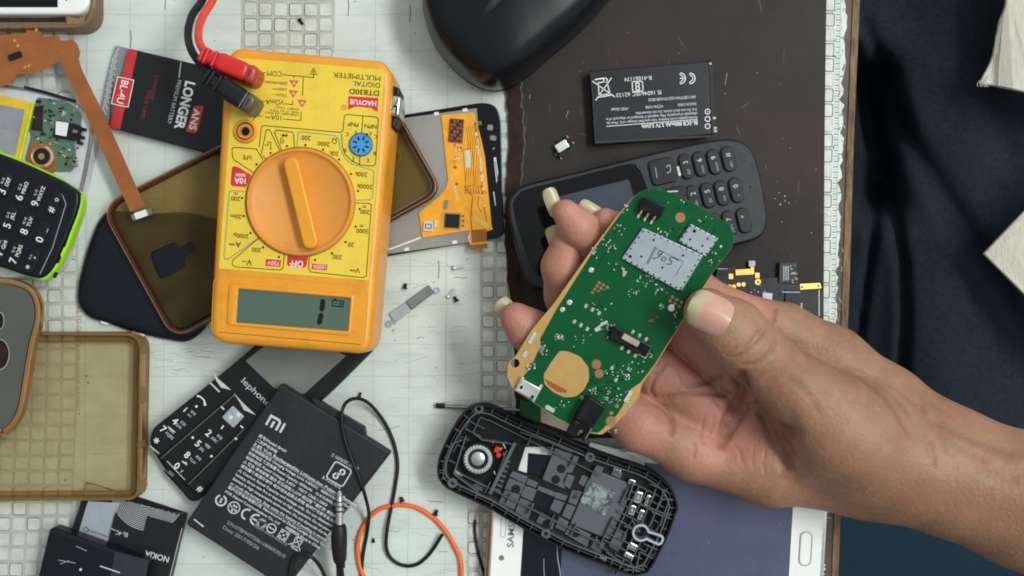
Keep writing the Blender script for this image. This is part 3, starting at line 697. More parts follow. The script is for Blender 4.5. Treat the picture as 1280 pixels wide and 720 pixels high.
for nm, hi, sub, X, Y in (('3', 'घ', 'DEF', 20, 205), ('6', 'ठ', 'MNO', 105, 235), ('9', 'य', 'WXYZ', 185, 265), ('#', '', '⇧', 265, 295), ('2', 'ङ', 'ABC', -50, 365), ('5', 'ढ', 'JKL', 45, 375), ('8', 'भ', 'TUV', 130, 405), ('0', '', '⎵', 207, 445), ('1', '', 'oo', -110, 500), ('4', 'ण', 'GHI', 2, 520), ('7', 'प', 'PQRS', 75, 550), ('*', 'a', '+', 155, 585)):
    c0 = CG(X, Y)[0]; Fk = Frame(c0[0], c0[1], AG); b = MB()
    b.prism(Fk.rect(0, 0, 32, 14, 5), 15.0, zk, 0, .5, 3)
    b.text(nm, *Fk(-8.5, .5)[0], 9.5 if nm not in '#*' else 8, AG, zk + .05, 1, 'C', bold=.01)
    b.text(sub, *Fk(5.5, 3)[0], 4.6, AG, zk + .05, 1, 'C', bold=.01)
    if hi: b.text('%s-%s' % (hi, hi), *Fk(4.5, -3.2)[0], 3.8, AG, zk + .05, 2, 'C')
    b.build('key', [M['black'], M['white'], M['print']], t)

# ================================================================ brown flex cable
t = thing('flex_cable', 'long brown ribbon cable bent at the upper left with a small white connector', 'cable', 100, 130, 8)
b = MB()
b.prism([(-40, 44), (0, 44), (32, 41), (34, 37.5), (50, 39), (54, 46), (72, 44), (76, 51), (91, 49), (97, 56), (100, 66), (97, 76), (88, 83), (75, 77), (40, 92), (20, 93), (19, 99), (10, 106), (0, 108), (-40, 108)], 10.6, 11.0, 0)
lft = [(73, 62, 11.1), (76, 78, 11.3), (82, 90, 11.6), (95, 117, 11.2), (108, 145, 11), (124, 180, 10.2), (144, 224, 10), (163, 265, 10.6)]
rgt = [(94, 58, 11.1), (98, 72, 11.3), (103, 88, 11.6), (116, 115, 11.2), (130, 143, 11), (147, 180, 10.2), (165, 221, 10), (182, 258, 10.6)]
lft = cr(lft, 5, False); rgt = cr(rgt, 5, False); n = len(lft); vs = []; fs = []
for dz in (0, -.3):
    vs += [W(x, y, z + dz) for x, y, z in lft] + [W(x, y, z + dz) for x, y, z in rgt]
for i in range(n - 1):
    fs += [(i, n + i, n + i + 1, i + 1), (2 * n + i, 2 * n + i + 1, 3 * n + i + 1, 3 * n + i), (i, i + 1, 2 * n + i + 1, 2 * n + i), (n + i, 3 * n + i, 3 * n + i + 1, n + i + 1)]
b.add(vs, fs, 0)
b.line([(3, 60), (30, 50), (60, 52), (85, 60)], .7, 11.06, 1); b.line([(5, 80), (40, 72), (75, 65), (90, 66)], .7, 11.06, 1)
for x, y in ((18, 51), (22, 57), (31, 84), (36, 82), (45, 37.5)): b.prism(rect(x, y, 2.4, 4, 20), 10.9, 11.4, 2)
b.prism(rect(18.5, 70, 17, 8, -20, 1.5), 10.9, 11.5, 3)
b.build('ribbon', [M['flex_brown'], M['flex_dark'], M['gold'], M['chip']], t)
b = MB(); b.prism(rect(177, 268, 27, 8.5, -19, .6), 9.4, 11.6, 0, .2, 1); b.prism(rect(176, 268, 15.5, 8.2, -19, .4), 11.3, 11.9, 1); b.build('connector', [M['steel'], M['white']], t)

# ================================================================ navy back shell and brown case under the multimeter
C2 = K(0, 180, 4); C3 = K(0, 340, 4); C3b = K(0, 400, 5.333); C4 = K(0, 540, 4)
t = thing('phone_cover', 'glossy dark navy phone back cover lying under the brown clear case', 'phone cover', 180, 350, 0, 'loose phone covers')
out = cr([(126, 272), (140, 264), (188, 267), (228, 265), (262, 272), (292, 282), (286, 330), (262, 400), (236, 426), (210, 425), (186, 420), (160, 413), (134, 404), (112, 397), (99, 382), (97, 362), (105, 325), (116, 292)], 4)
b = MB(); b.dome(out, [(1, .1), (1, 1.6), (.975, 3.0), (.93, 4.0), (.86, 4.5), (.7, 4.7), (.3, 4.75)], 0, z_at=1.6)
b.prism(rect(131, 402, 11, 7, 15, 3), .2, 2.3, 1); b.prism(rect(173, 416, 16, 6, 12, 1), .2, 2.3, 1)
b.build('cover', [M['navy_shell'], M['white_mat']], t)
A_, B_, C_, D_ = (122, 258), (466, 82), (554, 240), (216, 427)
t = thing('phone_case', 'brown see-through phone case with a camera cut-out lying under the multimeter', 'phone case', 335, 255, 3, 'phone cases')
o1 = rc([A_, B_, C_, D_], [30, 22, 22, 26], 8); o2 = inset(o1, 8.5)
cut = cr(C2(752, 552, 800, 520, 868, 494, 900, 512, 958, 488, 982, 530, 932, 570, 925, 612, 870, 650, 812, 672, 788, 655), 3)
b = MB(); b.ring(o1, inset(o1, 6.5), 4.9, 9.0, 0, 1.0)
b.line(inset(o1, 2.2), .8, 9.05, 1, True); b.line([(141, 280), (160, 316), (192, 377)], .8, 6.6, 2); b.prism(rect(203, 395, 9, 20, -38, 1), 5.7, 6.6, 3)
b.build('wall', [M['brown_wall'], M['copper'], M['print'], M['black']], t)
b = MB(); b.plate(o2, [cut], 5.0, 5.8, 0); b.line(cut, .8, 5.85, 1, True)
b.line([(494, 180), (499, 188), (501, 197), (497, 205), (494, 207)], .8, 5.9, 2); b.line([(487, 210), (493, 213), (491, 226)], .7, 5.9, 2)
b.build('back', [M['brown_floor'], M['brown_wall'], M['flex_dark']], t)

# ================================================================ frosted grey case with gold rim (left)
t = thing('phone_case', 'frosted grey phone case with shiny gold rim and brown camera holes at the left edge', 'phone case', 10, 450, 0, 'phone cases')
out = cr([(-70, 346), (0, 347), (26, 352), (42, 362), (50, 380), (50, 402), (43, 430), (36, 470), (29, 510), (20, 530), (8, 542), (0, 545), (-70, 548)], 5)
o2 = inset(out, 8)
b = MB(); b.ring(out, o2, 9.2, 12.6, 0, 1.2); b.line(inset(out, 5.2), 1.0, 12.66, 1, True)
rim = b.build('rim', [M['gold_rim'], M['copper']], t)
b = MB(); h1 = circ(-1, 443, 12.5, 24, 19); h2 = circ(-1, 401, 6, 20, 11)
b.plate(inset(out, 7.6), [h1, h2], 10.4, 11.6, 0); b.line(h1, 1.4, 11.7, 1, True); b.line(h2, 1.4, 11.7, 1, True)
b.prism(circ(-1, 443, 14, 24, 20), 9.3, 10.2, 2); b.prism(circ(-1, 401, 8, 20, 12), 9.3, 10.2, 2)
b.build('back', [M['grey_case'], M['silver'], M['rust']], t)

# ================================================================ yellowed clear case
t = thing('phone_case', 'yellowed transparent phone case open side up at the lower left over the cells', 'phone case', 85, 520, 0, 'phone cases')
o1 = rc([(-90, 415), (178.5, 415.5), (174.5, 626), (-90, 628)], [4, 22, 16, 4], 7); o2 = inset(o1, 11)
b = MB()
b.ring(o1, inset(o1, 4.5), .2, 8.6, 0, 1.2); b.ring(inset(o1, 4.4), inset(o1, 12), .2, 3.0, 0, 1.0)
b.line(inset(o1, 13), 1.0, 3.1, 1, True); b.line([(166, 425), (164.5, 500), (162, 612)], 1.2, 3.2, 2)
for y0, y1 in ((443, 485), (505, 552), (560, 600)): b.prism(rc([(174, y0), (178.6, y0), (177.4, y1), (173, y1)], 2), 5, 8.9, 3, .3, 2)
b.build('wall', [M['amber_wall'], M['flex_dark'], M['gold_rim'], M['gold_rim']], t)
b = MB(); b.prism(o2, 6.0, 6.7, 0) if False else b.prism(o2, .9, 1.6, 0)
for x, y in ((82, 600), (17, 611), (110, 478), (43, 462), (108, 470)): b.fill(circ(x, y, 1.3, 8), 1.7, 1)
b.build('back', [M['amber_floor'], M['grime']], t)

# ================================================================ black bar phone with keypad under the multimeter
CL = K(180, 440, 4)
t = thing('keypad_phone', 'black keypad phone with silver wedge keys, half under the multimeter and the large battery', 'phone', 320, 490, 0, 'whole phones on the mat')
out = rc([(183, 545), (316, 434), (376, 384), (468, 436), (404, 500), (240, 632), (194, 572)], [14, 40, 12, 8, 30, 12, 30], 6)
b = MB(); b.prism(out, .1, 6.4, 0, 1.0, 3)
b.line([(205, 588), (238, 624)], 2.4, 6.45, 1); b.fill(rect(214, 592, 8, 4, 42), 6.5, 2)
b.build('body', [M['black_soft'], M['black_gloss'], M['steel']], t)
up = rc([(184, 541), (316, 436), (376, 388), (463, 437), (402, 497), (300, 575), (246, 620), (199, 573)], [14, 30, 12, 8, 20, 8, 6, 10], 6)
b = MB(); b.prism(up, 6, 9.4, 0, .8, 3); kp = b.build('front_cover', M['black'], t)
b = MB(); b.prism(CL(508, 45, 640, -60, 760, -110, 1010, 20, 800, 210, 650, 180), 9.1, 9.5, 0)
b.build('screen', [M['phone_screen'], M['black_gloss']], kp)
z = 9.5
for q in (((80, 522), (450, 205)), ((225, 662), (475, 425))):
    pass
b = MB()
b.line(CL(76, 524, 448, 205), 2.0, z, 1); b.line(CL(84, 532, 456, 212), .8, z + .02, 2); b.line(CL(214, 655, 492, 378), 2.0, z, 1); b.line(CL(222, 662, 500, 386), .8, z + .02, 2)
b.line(CL(185, 432, 225, 470), .8, z, 1); b.line(CL(190, 545, 215, 565), 1.2, z + .02, 0)
AL = 42
for tx, X, Y, h in (('1', 207, 288, 7), ('4', 156, 345, 8.5), ('7', 97, 386, 8.5), ('*', 56, 450, 11), ('2', 324, 405, 8.5), ('5', 271, 457, 8.5), ('8', 217, 514, 8.5), ('0', 165, 569, 8.5), ('#', 281, 683, 7.5)):
    b.text(tx, *CL(X, Y)[0], h, AL, z + .03, 0, 'C', bold=.015)
for tx, X, Y in (('GHI', 172, 370), ('PQRS', 128, 418), ('ABC', 352, 438), ('JKL', 290, 487), ('TUV', 243, 545), ('oo', 229, 316)): b.text(tx, *CL(X, Y)[0], 3.6, AL, z + .03, 3, 'C')
for tx, X, Y in (('पफ', 246, 305), ('टठ', 196, 357), ('तथ', 140, 396), ('कख', 378, 425), ('चछ', 318, 470), ('रल', 272, 530)): b.text(tx, *CL(X, Y)[0], 4.0, AL, z + .03, 3, 'C', w=8)
b.fill(CL(345, 95, 372, 135, 436, 190, 386, 178, 362, 145), z + .04, 4); b.fill(CL(446, 202, 490, 250, 560, 316, 500, 290, 478, 250), z + .04, 4); b.line(CL(330, 153, 378, 200), 2.0, z + .04, 4)
b.fill(CL(120, 368, 160, 402, 140, 398, 122, 382), z + .05, 4); b.line(CL(30, 470, 75, 508), 1.6, z + .04, 4); b.line(CL(115, 545, 205, 640), .9, z + .04, 3)
b.line(CL(265, 220, 280, 222, 300, 240, 306, 268), [2.6, 1.6, 1.6, 3.2], z + .04, 0)
for X, Y in ((244, 428), (337, 521), (460, 434), (262, 272)): b.fill(circ(*CL(X, Y)[0], 1.6, 8), z + .04, 0)
for q in ((386, 272, 400, 288), (398, 368, 386, 384), (482, 368, 496, 380)): b.line(CL(*q), 1.6, z + .04, 0)
b.line(CL(205, 550, 215, 558), 1, z + .04, 0); b.text('Y', *CL(188, 597)[0], 4, AL, z + .04, 0, 'C')
b.text('lephone', *CL(484, 150)[0], 8, 43, z + .04, 3, w=46)
b.build('lettering', [M['white'], M['black_gloss'], M['steel'], M['print'], M['tin']], kp, angle=None)
b = MB(); b.prism(rect(*CL(444, 325)[0], 20, 20, 43, 1.5), 9.2, 10.4, 0, .4, 2); b.lathe(*CL(428, 330)[0], [(3.5, 10.4), (0, 10.8)], 1, 10); b.lathe(*CL(465, 318)[0], [(3.5, 10.4), (0, 10.8)], 1, 10)
b.build('navigation_key', [M['dull_silver'], M['tin']], kp)

# ================================================================ large flat battery
t = thing('phone_battery', 'large matte black flat phone battery with rows of pale print at the bottom centre', 'battery', 360, 600, 10, 'loose phone batteries')
out = rc([(351, 479.5), (489, 566), (357, 737), (231, 655)], [3, 3, 3, 6])
zb = 14.6
b = MB(); b.prism(out, 9.8, zb, 0, 1.0, 3); b.prism([(388, 499), (393, 497), (456, 534), (458, 546), (440, 535), (400, 511)], 10, 13, 0, .3, 2); b.line(C4(970, 436, 1018, 474), 1.6, zb + .06, 1)
cell = b.build('cell', [M['mi_batt'], M['print']], t)
b = MB(); AM = 31; F = Frame(324, 544, AM); z = zb + .08
# two-stroke logo
Fl = Frame(*CL(660, 362)[0], 29)
for q in ((-10.5, 6.5, -10.5, -6.5, 1, -6.5, 3.5, -4, 3.5, 6.5), (-3.7, 6.5, -3.7, -2.2), (9.3, 6.5, 9.3, -6.5)): b.line(Fl(*q), 3.0, z, 0)
lines = ['型号/Model: BM47', '二次锂电池组', '3.85 Volt Rechargeable Lithium-ion Polymer Battery', '充电限制电压 Charging Voltage Limit: 4.40VDC   4000/4100mAh Min/Typ', '标称电压 额定容量 Rated Capacity: 4000mAh   15.4/15.8Wh Min/Typ', '标称电压 Rated Voltage: 3.85V   YD/T 1268.1-2003', '△ 警告 请勿拆解 撞击 挤压或投入火中 若出现严重鼓胀 请勿继续使用', '请勿置于高温环境中 电池浸水后禁止使用 电池仅可用专业人员更换', '△ Caution: Rated Capacity and voltage only. Do not disassemble the',
         'battery, throw into fire or expose to high temperature. Do not puncture it', 'Battery in high temperature environment. Do not dismantle the battery,', 'or crush the battery. Stop using the battery if swelling is severe', '珠海光宇电池有限公司  Manufactured by Zhuhai Coslight Battery Co., Ltd', 'FOR Xiaomi Communications Co., Ltd      中国制造 Made in China']
wid = [40, 30, 150, 150, 140, 118, 150, 150, 150, 150, 148, 140, 150, 138]
for k, (tx, w_) in enumerate(zip(lines, wid)):
    u = 0 if k != 2 else 0; b.text(tx, *F(u, 6.25 * k + 2)[0], 3.9 if k == 2 else 3.2, AM, z, 0, w=w_, bold=.022)
for k in (2.35, 11.4): b.line(F(0, 6.25 * k + 1, 152, 6.25 * k + 1), .7, z, 1)
CB = K(230, 560, 4.5)
p_ = CB(208, 295)[0]; b.line(arc(*p_, 6.4, -60, 260, 18), 2, z, 0); b.text('5', *p_, 6, AM, z, 0, 'C', bold=.02)
p_ = CB(281, 336)[0]; b.line(circ(*p_, 7.2, 22), 1.4, z, 0, True); b.line([(p_[0] - 4, p_[1] - 3), (p_[0], p_[1] + 1), (p_[0] + 4, p_[1] - 2)], 2.4, z, 0); b.line([(p_[0] - 3, p_[1] + 5), (p_[0], p_[1] - 4), (p_[0] + 2, p_[1] + 5)], 2.4, z, 0); b.line([(p_[0] - 5, p_[1] - 5), (p_[0] + 5, p_[1] + 5)], 1.2, z, 0)
for X, Y in ((350, 374), (400, 404)):
    p_ = CB(X, Y)[0]; b.line(arc(p_[0] + 1, p_[1], 6.4, AM + 80, AM + 280, 14), 2.2, z, 0)
b.line(Frame(*CB(397, 402)[0], AM)(-5, 0, 3, 0), 2, z, 0)
p_ = CB(436, 425)[0]
for a in (0, 120, 240): b.line(arc(*p_, 4.6, a + 10, a + 95, 5), 2.4, z, 1)
b.line(circ(*p_, 6.4, 18), .5, z, 1, True)
p_ = CB(492, 452)[0]; b.line(circ(*p_, 5.6, 18), 1.4, z, 0, True); b.line(Frame(*p_, AM)(-4, 0, 4, 0), 1.4, z, 0)
Fq = Frame(*CB(560, 490)[0], AM); b.line(Fq(-5.5, -5.5, 5.5, -5.5, 5.5, 5.5, -5.5, 5.5), 1.1, z, 0, True)
for u, v in ((-3, -3), (3, -3), (0, 0), (-3, 3), (3, 3)): b.fill(circ(*Fq(u, v)[0], 1.3, 8), z, 0)
def bin_icon(mb, F, s, z, m, w=1.0):
    mb.line(F(-4 * s, -4 * s, -3 * s, 5 * s, 3 * s, 5 * s, 4 * s, -4 * s), w, z, m, True); mb.line(F(-5 * s, -5.2 * s, 5 * s, -5.2 * s), w, z, m)
    mb.line(F(-7 * s, -7 * s, 7 * s, 7 * s), w, z, m); mb.line(F(7 * s, -7 * s, -7 * s, 7 * s), w, z, m); mb.line(circ(*F(-2.4 * s, 6 * s)[0], 1.4 * s, 8), w, z, m, True); mb.line(F(-2 * s, 7.6 * s, 5 * s, 7.6 * s), w * 1.4, z, m)
bin_icon(b, Frame(*CB(640, 528)[0], AM), 1.25, z, 0)
b.text('电池回收 请勿乱弃 按规定处理', *CB(392, 440)[0], 2.8, AM, z, 1, w=48)
b.text('S/N:07BM47750616B06920J10', *CB(240, 425)[0], 4.4, AM, z, 1, w=84); b.text('Date 2017/05/26', *CB(216, 452)[0], 4.4, AM, z, 1, w=52)
Fb = Frame(*CL(975, 610)[0], AM); b.line(rc(Fb(-12, -12, 12, -12, 12, 12, -12, 12), 4), 1.6, z, 0, True)
b.line(circ(*Fb(2.4, -4.2)[0], 3.0, 12), 2.0, z, 0, True); b.line(circ(*Fb(-2.4, 4.2)[0], 3.0, 12), 2.0, z, 0, True); b.line(Fb(3.2, -1.2, -3.2, 1.2), 2.2, z, 0)
b.text('IS 16046(IEC 62133)', *CL(936, 520)[0], 4.2, AM - 2, z, 0, w=38); b.text('R-41059616', *CL(890, 633)[0], 4.2, AM, z, 0, w=26)
b.build('lettering', [M['print'], M['print_dim']], cell, angle=None)

# ================================================================ small battery and black lid at the bottom left
t = thing('phone_battery', 'grey and black phone battery with fine arc lines partly under the yellowed case corner', 'battery', 160, 690, 0, 'loose phone batteries')
out = rc([(107, 602), (231, 640.5), (202, 765), (60, 745)], 2.5)
b = MB(); b.prism(out, .1, .85, 0, .1, 1) if False else b.prism(rc([(101, 627), (230, 644), (202, 765), (60, 745)], 2.5), .1, 5.4, 0, .5, 2)
b.prism(rc([(107, 602), (172, 621), (231, 640.5), (229, 652), (100, 632)], 2), .15, .85, 0)
z = 5.48
b.fill(C4(440, 345, 600, 355, 570, 420, 535, 560, 388, 520), z, 1)
b.fill(C4(430, 262, 462, 262, 580, 300, 570, 330, 420, 330), .89, 1)
for k in range(15):
    r_ = 46 - 2.1 * k; q = [p for p in arc(186, 617, r_, 30, 178, 40) if p[1] > 628 + .25 * (p[0] - 160) - 2 and p[0] < 226 and p[1] < 667]
    if len(q) > 2: b.line(q, .7, z + .04, 2)
b.fill(C4(735, 420, 890, 462, 850, 600, 700, 560), z + .07, 0)
b.line(C4(440, 491, 540, 524), .8, z + .05, 3); b.line(circ(*C4(430, 488)[0], 2.8, 14), .8, z + .05, 3, True); b.line(C4(583, 365, 540, 520), .5, z + .05, 0); b.line(C4(555, 483, 578, 492), .8, z + .06, 2)
b.text('BL-4C', *C4(641, 506)[0], 5.4, 194, z + .05, 2, w=15.5); b.text('NOKIA', *C4(848, 626)[0], 7.4, 196, z + .05, 2, w=31, bold=.02)
b.line(C4(910, 480, 850, 720), .7, z + .05, 2)
b.build('cell', [M['wrap_black'], M['dull_silver'], M['print'], M['ink']], t)
t = thing('battery_cover', 'scratched black plastic block lying over the small battery in the lower left', 'cover', 115, 700, 0)
b = MB(); b.prism(rc([(61.5, 658.5), (185, 703), (163, 790), (35, 770)], [7, 7, 8, 8], 5), 5.6, 12.5, 0, 1.5, 4); b.prism(rc(C4(572, 598, 742, 642, 700, 860, 540, 800), 2), 12.2, 12.75, 1, .2, 1)
b.line(C4(500, 670, 600, 704), 1.5, 12.85, 2); b.fill(circ(*C4(403, 688)[0], 1.8, 8), 12.6, 2)
for X, Y, L, a in ((290, 640, 90, 10), (380, 570, 60, 25), (300, 660, 50, -20)): b.line(C4(X, Y, X + L * math.cos(R(a)), Y + L * math.sin(R(a))), .5, 12.6, 2)
b.build('cover', [M['navy_shell'], M['phone_grey'], M['print']], t)

# ================================================================ cables, ring, wire
CJ = K(300, 540, 4)
t = thing('audio_cable', 'thin black audio cable looping over the large battery with a silver jack plug', 'cable', 460, 620, 0)
b = MB()
b.tube([(470, 880, .9), (456, 800, .9), (452, 740, .9), (453, 700, .9), (459, 665, 1.2), (461, 642, 6), (457, 622, 13.5), (450, 600, 15.8), (438, 570, 15.8), (430, 545, 15.8), (427, 520, 15.8), (432, 504, 14), (446, 498, 9), (462, 505, 5), (480, 527, 2), (492, 553, 1), (497, 580, 1), (494, 608, 1), (489, 635, 1.3), (484, 662, 2.2), (483, 685, 1.6), (490, 699, 1), (505, 707, 1), (522, 705, 1), (538, 691, 1), (553, 668, 2.6)], .75, 0, 10, 8)
b.tube([(362, 740, 15.6), (363, 712, 15.8), (368, 696, 15.8), (380, 692, 15.8), (394, 700, 15), (405, 718, 9), (412, 745, 2), (430, 800, 1), (470, 840, 1)], .8, 0, 10, 8)
b.build('cable', M['cable'], t)
b = MB(); x0 = 424.6
def jk(y0, r0, y1, r1, m):
    z0 = 16.2 if y0 < 650 else 16.2; b.tube([(x0 + (y0 - 613) * -.012, y0, 16.4), (x0 + (y1 - 613) * -.012, y1, 16.4)], 1, m, 16, 0, radii=lambda t: r0 + (r1 - r0) * t)
for y0, r0, y1, r1, m in ((613, .5, 616, 1.2, 0), (616, 1.2, 621, 1.15, 0), (621, 1.15, 626, 1.45, 0), (626, 1.35, 627.5, 1.35, 1), (627.5, 1.5, 632, 1.5, 0), (632, 1.38, 633.5, 1.38, 1), (633.5, 1.5, 638, 1.5, 0), (638, 1.38, 639.8, 1.38, 1), (639.8, 1.5, 657, 1.5, 0)): jk(y0, r0, y1, r1, m)
b.build('plug_tip', [M['silver'], M['black']], t)
b = MB()
b.tube([(x0 - .5, 655, 16.2), (x0 - .7, 662, 16.2), (x0 - .8, 680, 16), (x0, 696, 15.6), (x0 + .5, 702, 15.4)], 2.8, 0, 16, 5, radii=lambda t: 2.3 + 1.0 * math.sin(min(1, t * 2.4) * math.pi / 2) - .9 * max(0, t - .5) * 2)
for k in range(5): b.tube([(x0 - .2 + k * .3, 691 + 4 * k, 15.6 - k * .6), (x0 - .1 + k * .3, 693.2 + 4 * k, 15.5 - k * .6)], 2.35 - .12 * k, 0, 16, 0)
b.tube([(x0, 700, 15), (x0 + 2, 714, 12.5), (x0 + 8, 780, 1.3), (x0 + 20, 860, 1.3)], 1.1, 0, 10, 5); b.tube([(x0 - 1, 700, 15), (x0 - 1, 714, 12.5), (x0 + 2, 780, 1.3), (x0 + 10, 870, 1.3)], 1.1, 0, 10, 5)
b.build('plug_sleeve', M['black_soft'], t)
b = MB(); b.tube([(500, 770, 1), (470, 745, 1), (455, 722, 1), (448, 698, 1), (448, 674, 1), (458, 652, 1), (474, 637, 1), (495, 631.5, 1), (516, 633, 1), (536, 643, 1), (554, 660, 1), (568, 682, 1), (576, 704, 1), (574, 742, 1), (550, 768, 1), (515, 776, 1), (500, 771, 1)], .95, 0, 12, 8)
tag(b.build('wire_loop', M['orange_wire'], loc=W(512, 690)), 'loop of bright orange wire lying on the white mat at the bottom', 'wire')
b = MB(); b.tube([(594, 650, .8), (593.5, 664, .8), (597, 688, .8), (604, 714, .8), (612, 742, .8)], .6, 0, 8, 6); b.tube([(594, 650, .8), (596, 643, 1.5), (602, 638, 2.2), (606, 640, 2.5)], .2, 1, 6, 4)
tag(b.build('wire_piece', [M['cable'], M['copper']], loc=W(600, 690)), 'short thin black wire with a bare end left of the blue screened phone', 'wire')

# ================================================================ metal strip, screws and other small bits on the mat
CS = K(440, 300, 5.333)
b = MB()
b.prism(rc(CS(243, 492, 356, 415, 398, 468, 288, 552), 1), .1, 1.0, 0, .2, 1); b.prism(rc(CS(358, 412, 512, 300, 545, 352, 398, 466), 1), .1, 1.4, 1, .2, 1)
b.ring(circ(*CS(246, 560)[0], 4.2, 16), circ(*CS(246, 560)[0], 1.8, 16), .1, .7, 0); b.ring(circ(*CS(566, 335)[0], 4, 16), circ(*CS(566, 335)[0], 2.2, 16), .1, .6, 0); b.wall(CS(540, 345, 556, 362), 1.2, .1, .6, 0); b.prism(circ(*CS(278, 602)[0], 1.6, 10), .1, .6, 0); b.wall(CS(262, 530, 292, 560), 3, .1, .6, 0)
tag(b.build('metal_bracket', [M['dull_silver'], M['steel']], loc=W(515, 382)), 'small flat silver metal strip with end loops beside the yellow multimeter', 'bracket')
def screw(x, y, ang, L, hw, m, label):
    b = MB(); dx, dy = math.cos(R(ang)), math.sin(R(ang)); pr = hw * .336 / 2
    b.tube([(x, y, pr + .1), (x + dx * 2.0, y + dy * 2.0, pr + .1)], pr, 0, 14, 0, radii=lambda t: pr * (1 - .25 * t)); b.tube([(x + dx * 1.8, y + dy * 1.8, pr + .1), (x + dx * L, y + dy * L, pr + .05)], pr * .48, 0, 10, 0)
    for k in range(3):
        q = 2.6 + (L - 3.2) * k / 3 ; b.tube([(x + dx * q, y + dy * q, pr + .1), (x + dx * (q + .6), y + dy * (q + .6), pr + .1)], pr * .62, 0, 10, 0)
    tag(b.build('screw', m, loc=W(x, y)), label, 'screw', 'tiny screws scattered on the mat')
screw(374, 24, 55, 8, 6, M['black'], 'tiny black screw above the yellow multimeter between the square cells')
screw(506, 361, -80, 7, 7, M['black'], 'tiny black screw above the silver metal strip near the multimeter')
screw(571.5, 377, -120, 7.5, 7, M['black'], 'tiny black screw at the right end of the silver metal strip')
screw(567.5, 335, -8, 13, 7, M['tin'], 'tiny silver screw lying above the others below the orange flex panel')
screw(560, 371, -48, 13, 6, M['tin'], 'tiny silver screw right of the silver strip beside a black screw')
screw(503, 627, -105, 6, 7, M['black'], 'tiny black screw on top of the orange wire loop, left one')
screw(544, 644, -70, 7, 7, M['black'], 'tiny black screw right of the orange wire loop, near the black shell')
screw(467, 678, -95, 5, 5, M['chip'], 'tiny dark square headed screw inside the orange wire loop')
screw(449, 496, -70, 6, 5, M['black'], 'tiny black screw just above the audio cable bend')

# ================================================================ display panel with orange flex
C8 = K(480, 120, 3.43)
t = thing('display_panel', 'detached black phone display with bright orange flex board beside the multimeter', 'display', 555, 225, 0)
out = rc([(440, 153), (605, 127), (622, 130), (632, 295), (445, 328)], [3, 12, 14, 8, 3], 5)
b = MB(); b.prism(rc([(430, 155), (612, 126.5), (626, 140), (630, 296), (430, 329)], [3, 16, 16, 8, 3], 5), .2, 2.6, 0, .4, 2)
for X, Y, w_, h_ in ((455, 135, 7, 7), (468, 180, 8, 6), (470, 225, 3, 3)): b.prism(rect(*C8(X, Y)[0], w_, h_, 10, 2), 2.5, 2.75, 1)
b.fill(C8(470, 265, 480, 262, 490, 330, 482, 375), 2.68, 2); b.line(C8(477, 280, 487, 365), 1.2, 2.72, 1); b.line(C8(470, 410, 478, 470), 1.3, 2.7, 2)
b.build('glass', [M['black_gloss'], M['steel'], M['print']], t)
b = MB(); b.prism([(430, 158), (596, 135), (607, 300), (430, 325.5)], 2.4, 3.4, 0, .1, 1)
for X, Y in ((225, 76), (348, 60), (97, 657), (303, 627)): b.prism(rect(*C8(X, Y)[0], 6, 4, -8), 3.2, 3.6, 1)
b.prism(C8(360, 605, 372, 572, 395, 560, 400, 640, 370, 640), 3.2, 3.7, 1); b.line([(486, 312), (526, 297)], 2, 3.5, 1)
b.build('back_plate', [M['lcd_back'], M['white']], t)
b = MB(); z = 4.05
b.prism(rc(C8(246, 82, 385, 70, 418, 190, 432, 255, 446, 400, 462, 560, 468, 572, 440, 580, 440, 650, 372, 655, 366, 575, 165, 608, 150, 500, 238, 430, 268, 390, 274, 360), 1.2), 3.5, z, 0)
b.prism(rc(C8(365, 640, 442, 632, 445, 652, 368, 658), 1), z, z + .5, 1)
random.seed(5)
# traces and gold pads
b.fill(C8(335, 215, 372, 212, 378, 360, 340, 385), z + .03, 2) if False else None
for k in range(6): b.line(C8(352 + 9 * k, 130, 362 + 10 * k, 200, 352 + 10 * k, 340, 346 + 12 * k, 420), .7, z + .04, 1)
for k in range(8): b.line(C8(350 + 10 * k, 385, 352 + 12 * k, 420), 1.0, z + .05, 1); b.line(C8(352 + 9 * k, 108, 352 + 9 * k, 124), .9, z + .05, 3)
b.fill(C8(348, 235, 368, 230, 372, 305, 352, 310), z + .05, 4); b.line(C8(340, 230, 380, 222, 388, 380, 350, 390, 340, 230), .7, z + .05, 1)
for k in range(46): b.fill(rect(*C8(304 + 14 * (k % 3) + random.uniform(-3, 3), 205 + 6 * (k // 3) + random.uniform(-2, 2))[0], random.uniform(1, 2.6), 1.2, 8), z + .06, random.choice([1, 1, 3, 4]) if k < 42 else 3)
for X, Y in ((305, 306), (312, 377)): b.fill(circ(*C8(X, Y)[0], 2.2, 10), z + .05, 1)
b.prism(rect(*C8(265, 465)[0], 5, 12, 10, 2), z, z + .3, 5); b.line(C8(345, 390, 380, 430, 372, 520, 380, 620), 1.4, z + .06, 1); b.line(C8(405, 430, 402, 470, 418, 500), 1.0, z + .06, 1); b.line(C8(418, 415, 440, 540), 1.2, z + .06, 1)
for k in range(26): b.fill(rect(*C8(395 + 1.3 * k + random.uniform(-6, 6), 120 + 14 * k)[0], random.uniform(1, 3), random.uniform(2, 5), 6), z + .07, random.choice([3, 4, 4, 1]))
b.text('CE13 TJ-F350', *C8(282, 340)[0], 3.4, 75, z + .05, 4, w=32); b.fill(C8(376, 510, 400, 515, 455, 560, 440, 568, 385, 535), z + .09, 6)
b.prism(C8(375, 575, 440, 570, 441, 620, 378, 630), z, z + .4, 1)
fx = b.build('flex_board', [M['flex_orange'], M['flex_dark'], M['orange'], M['gold'], M['tin'], M['steel'], M['gold']], t)
b = MB(); b.prism(rect(*C8(310, 148)[0], 17, 29, 4, .6), z, z + .9, 0)
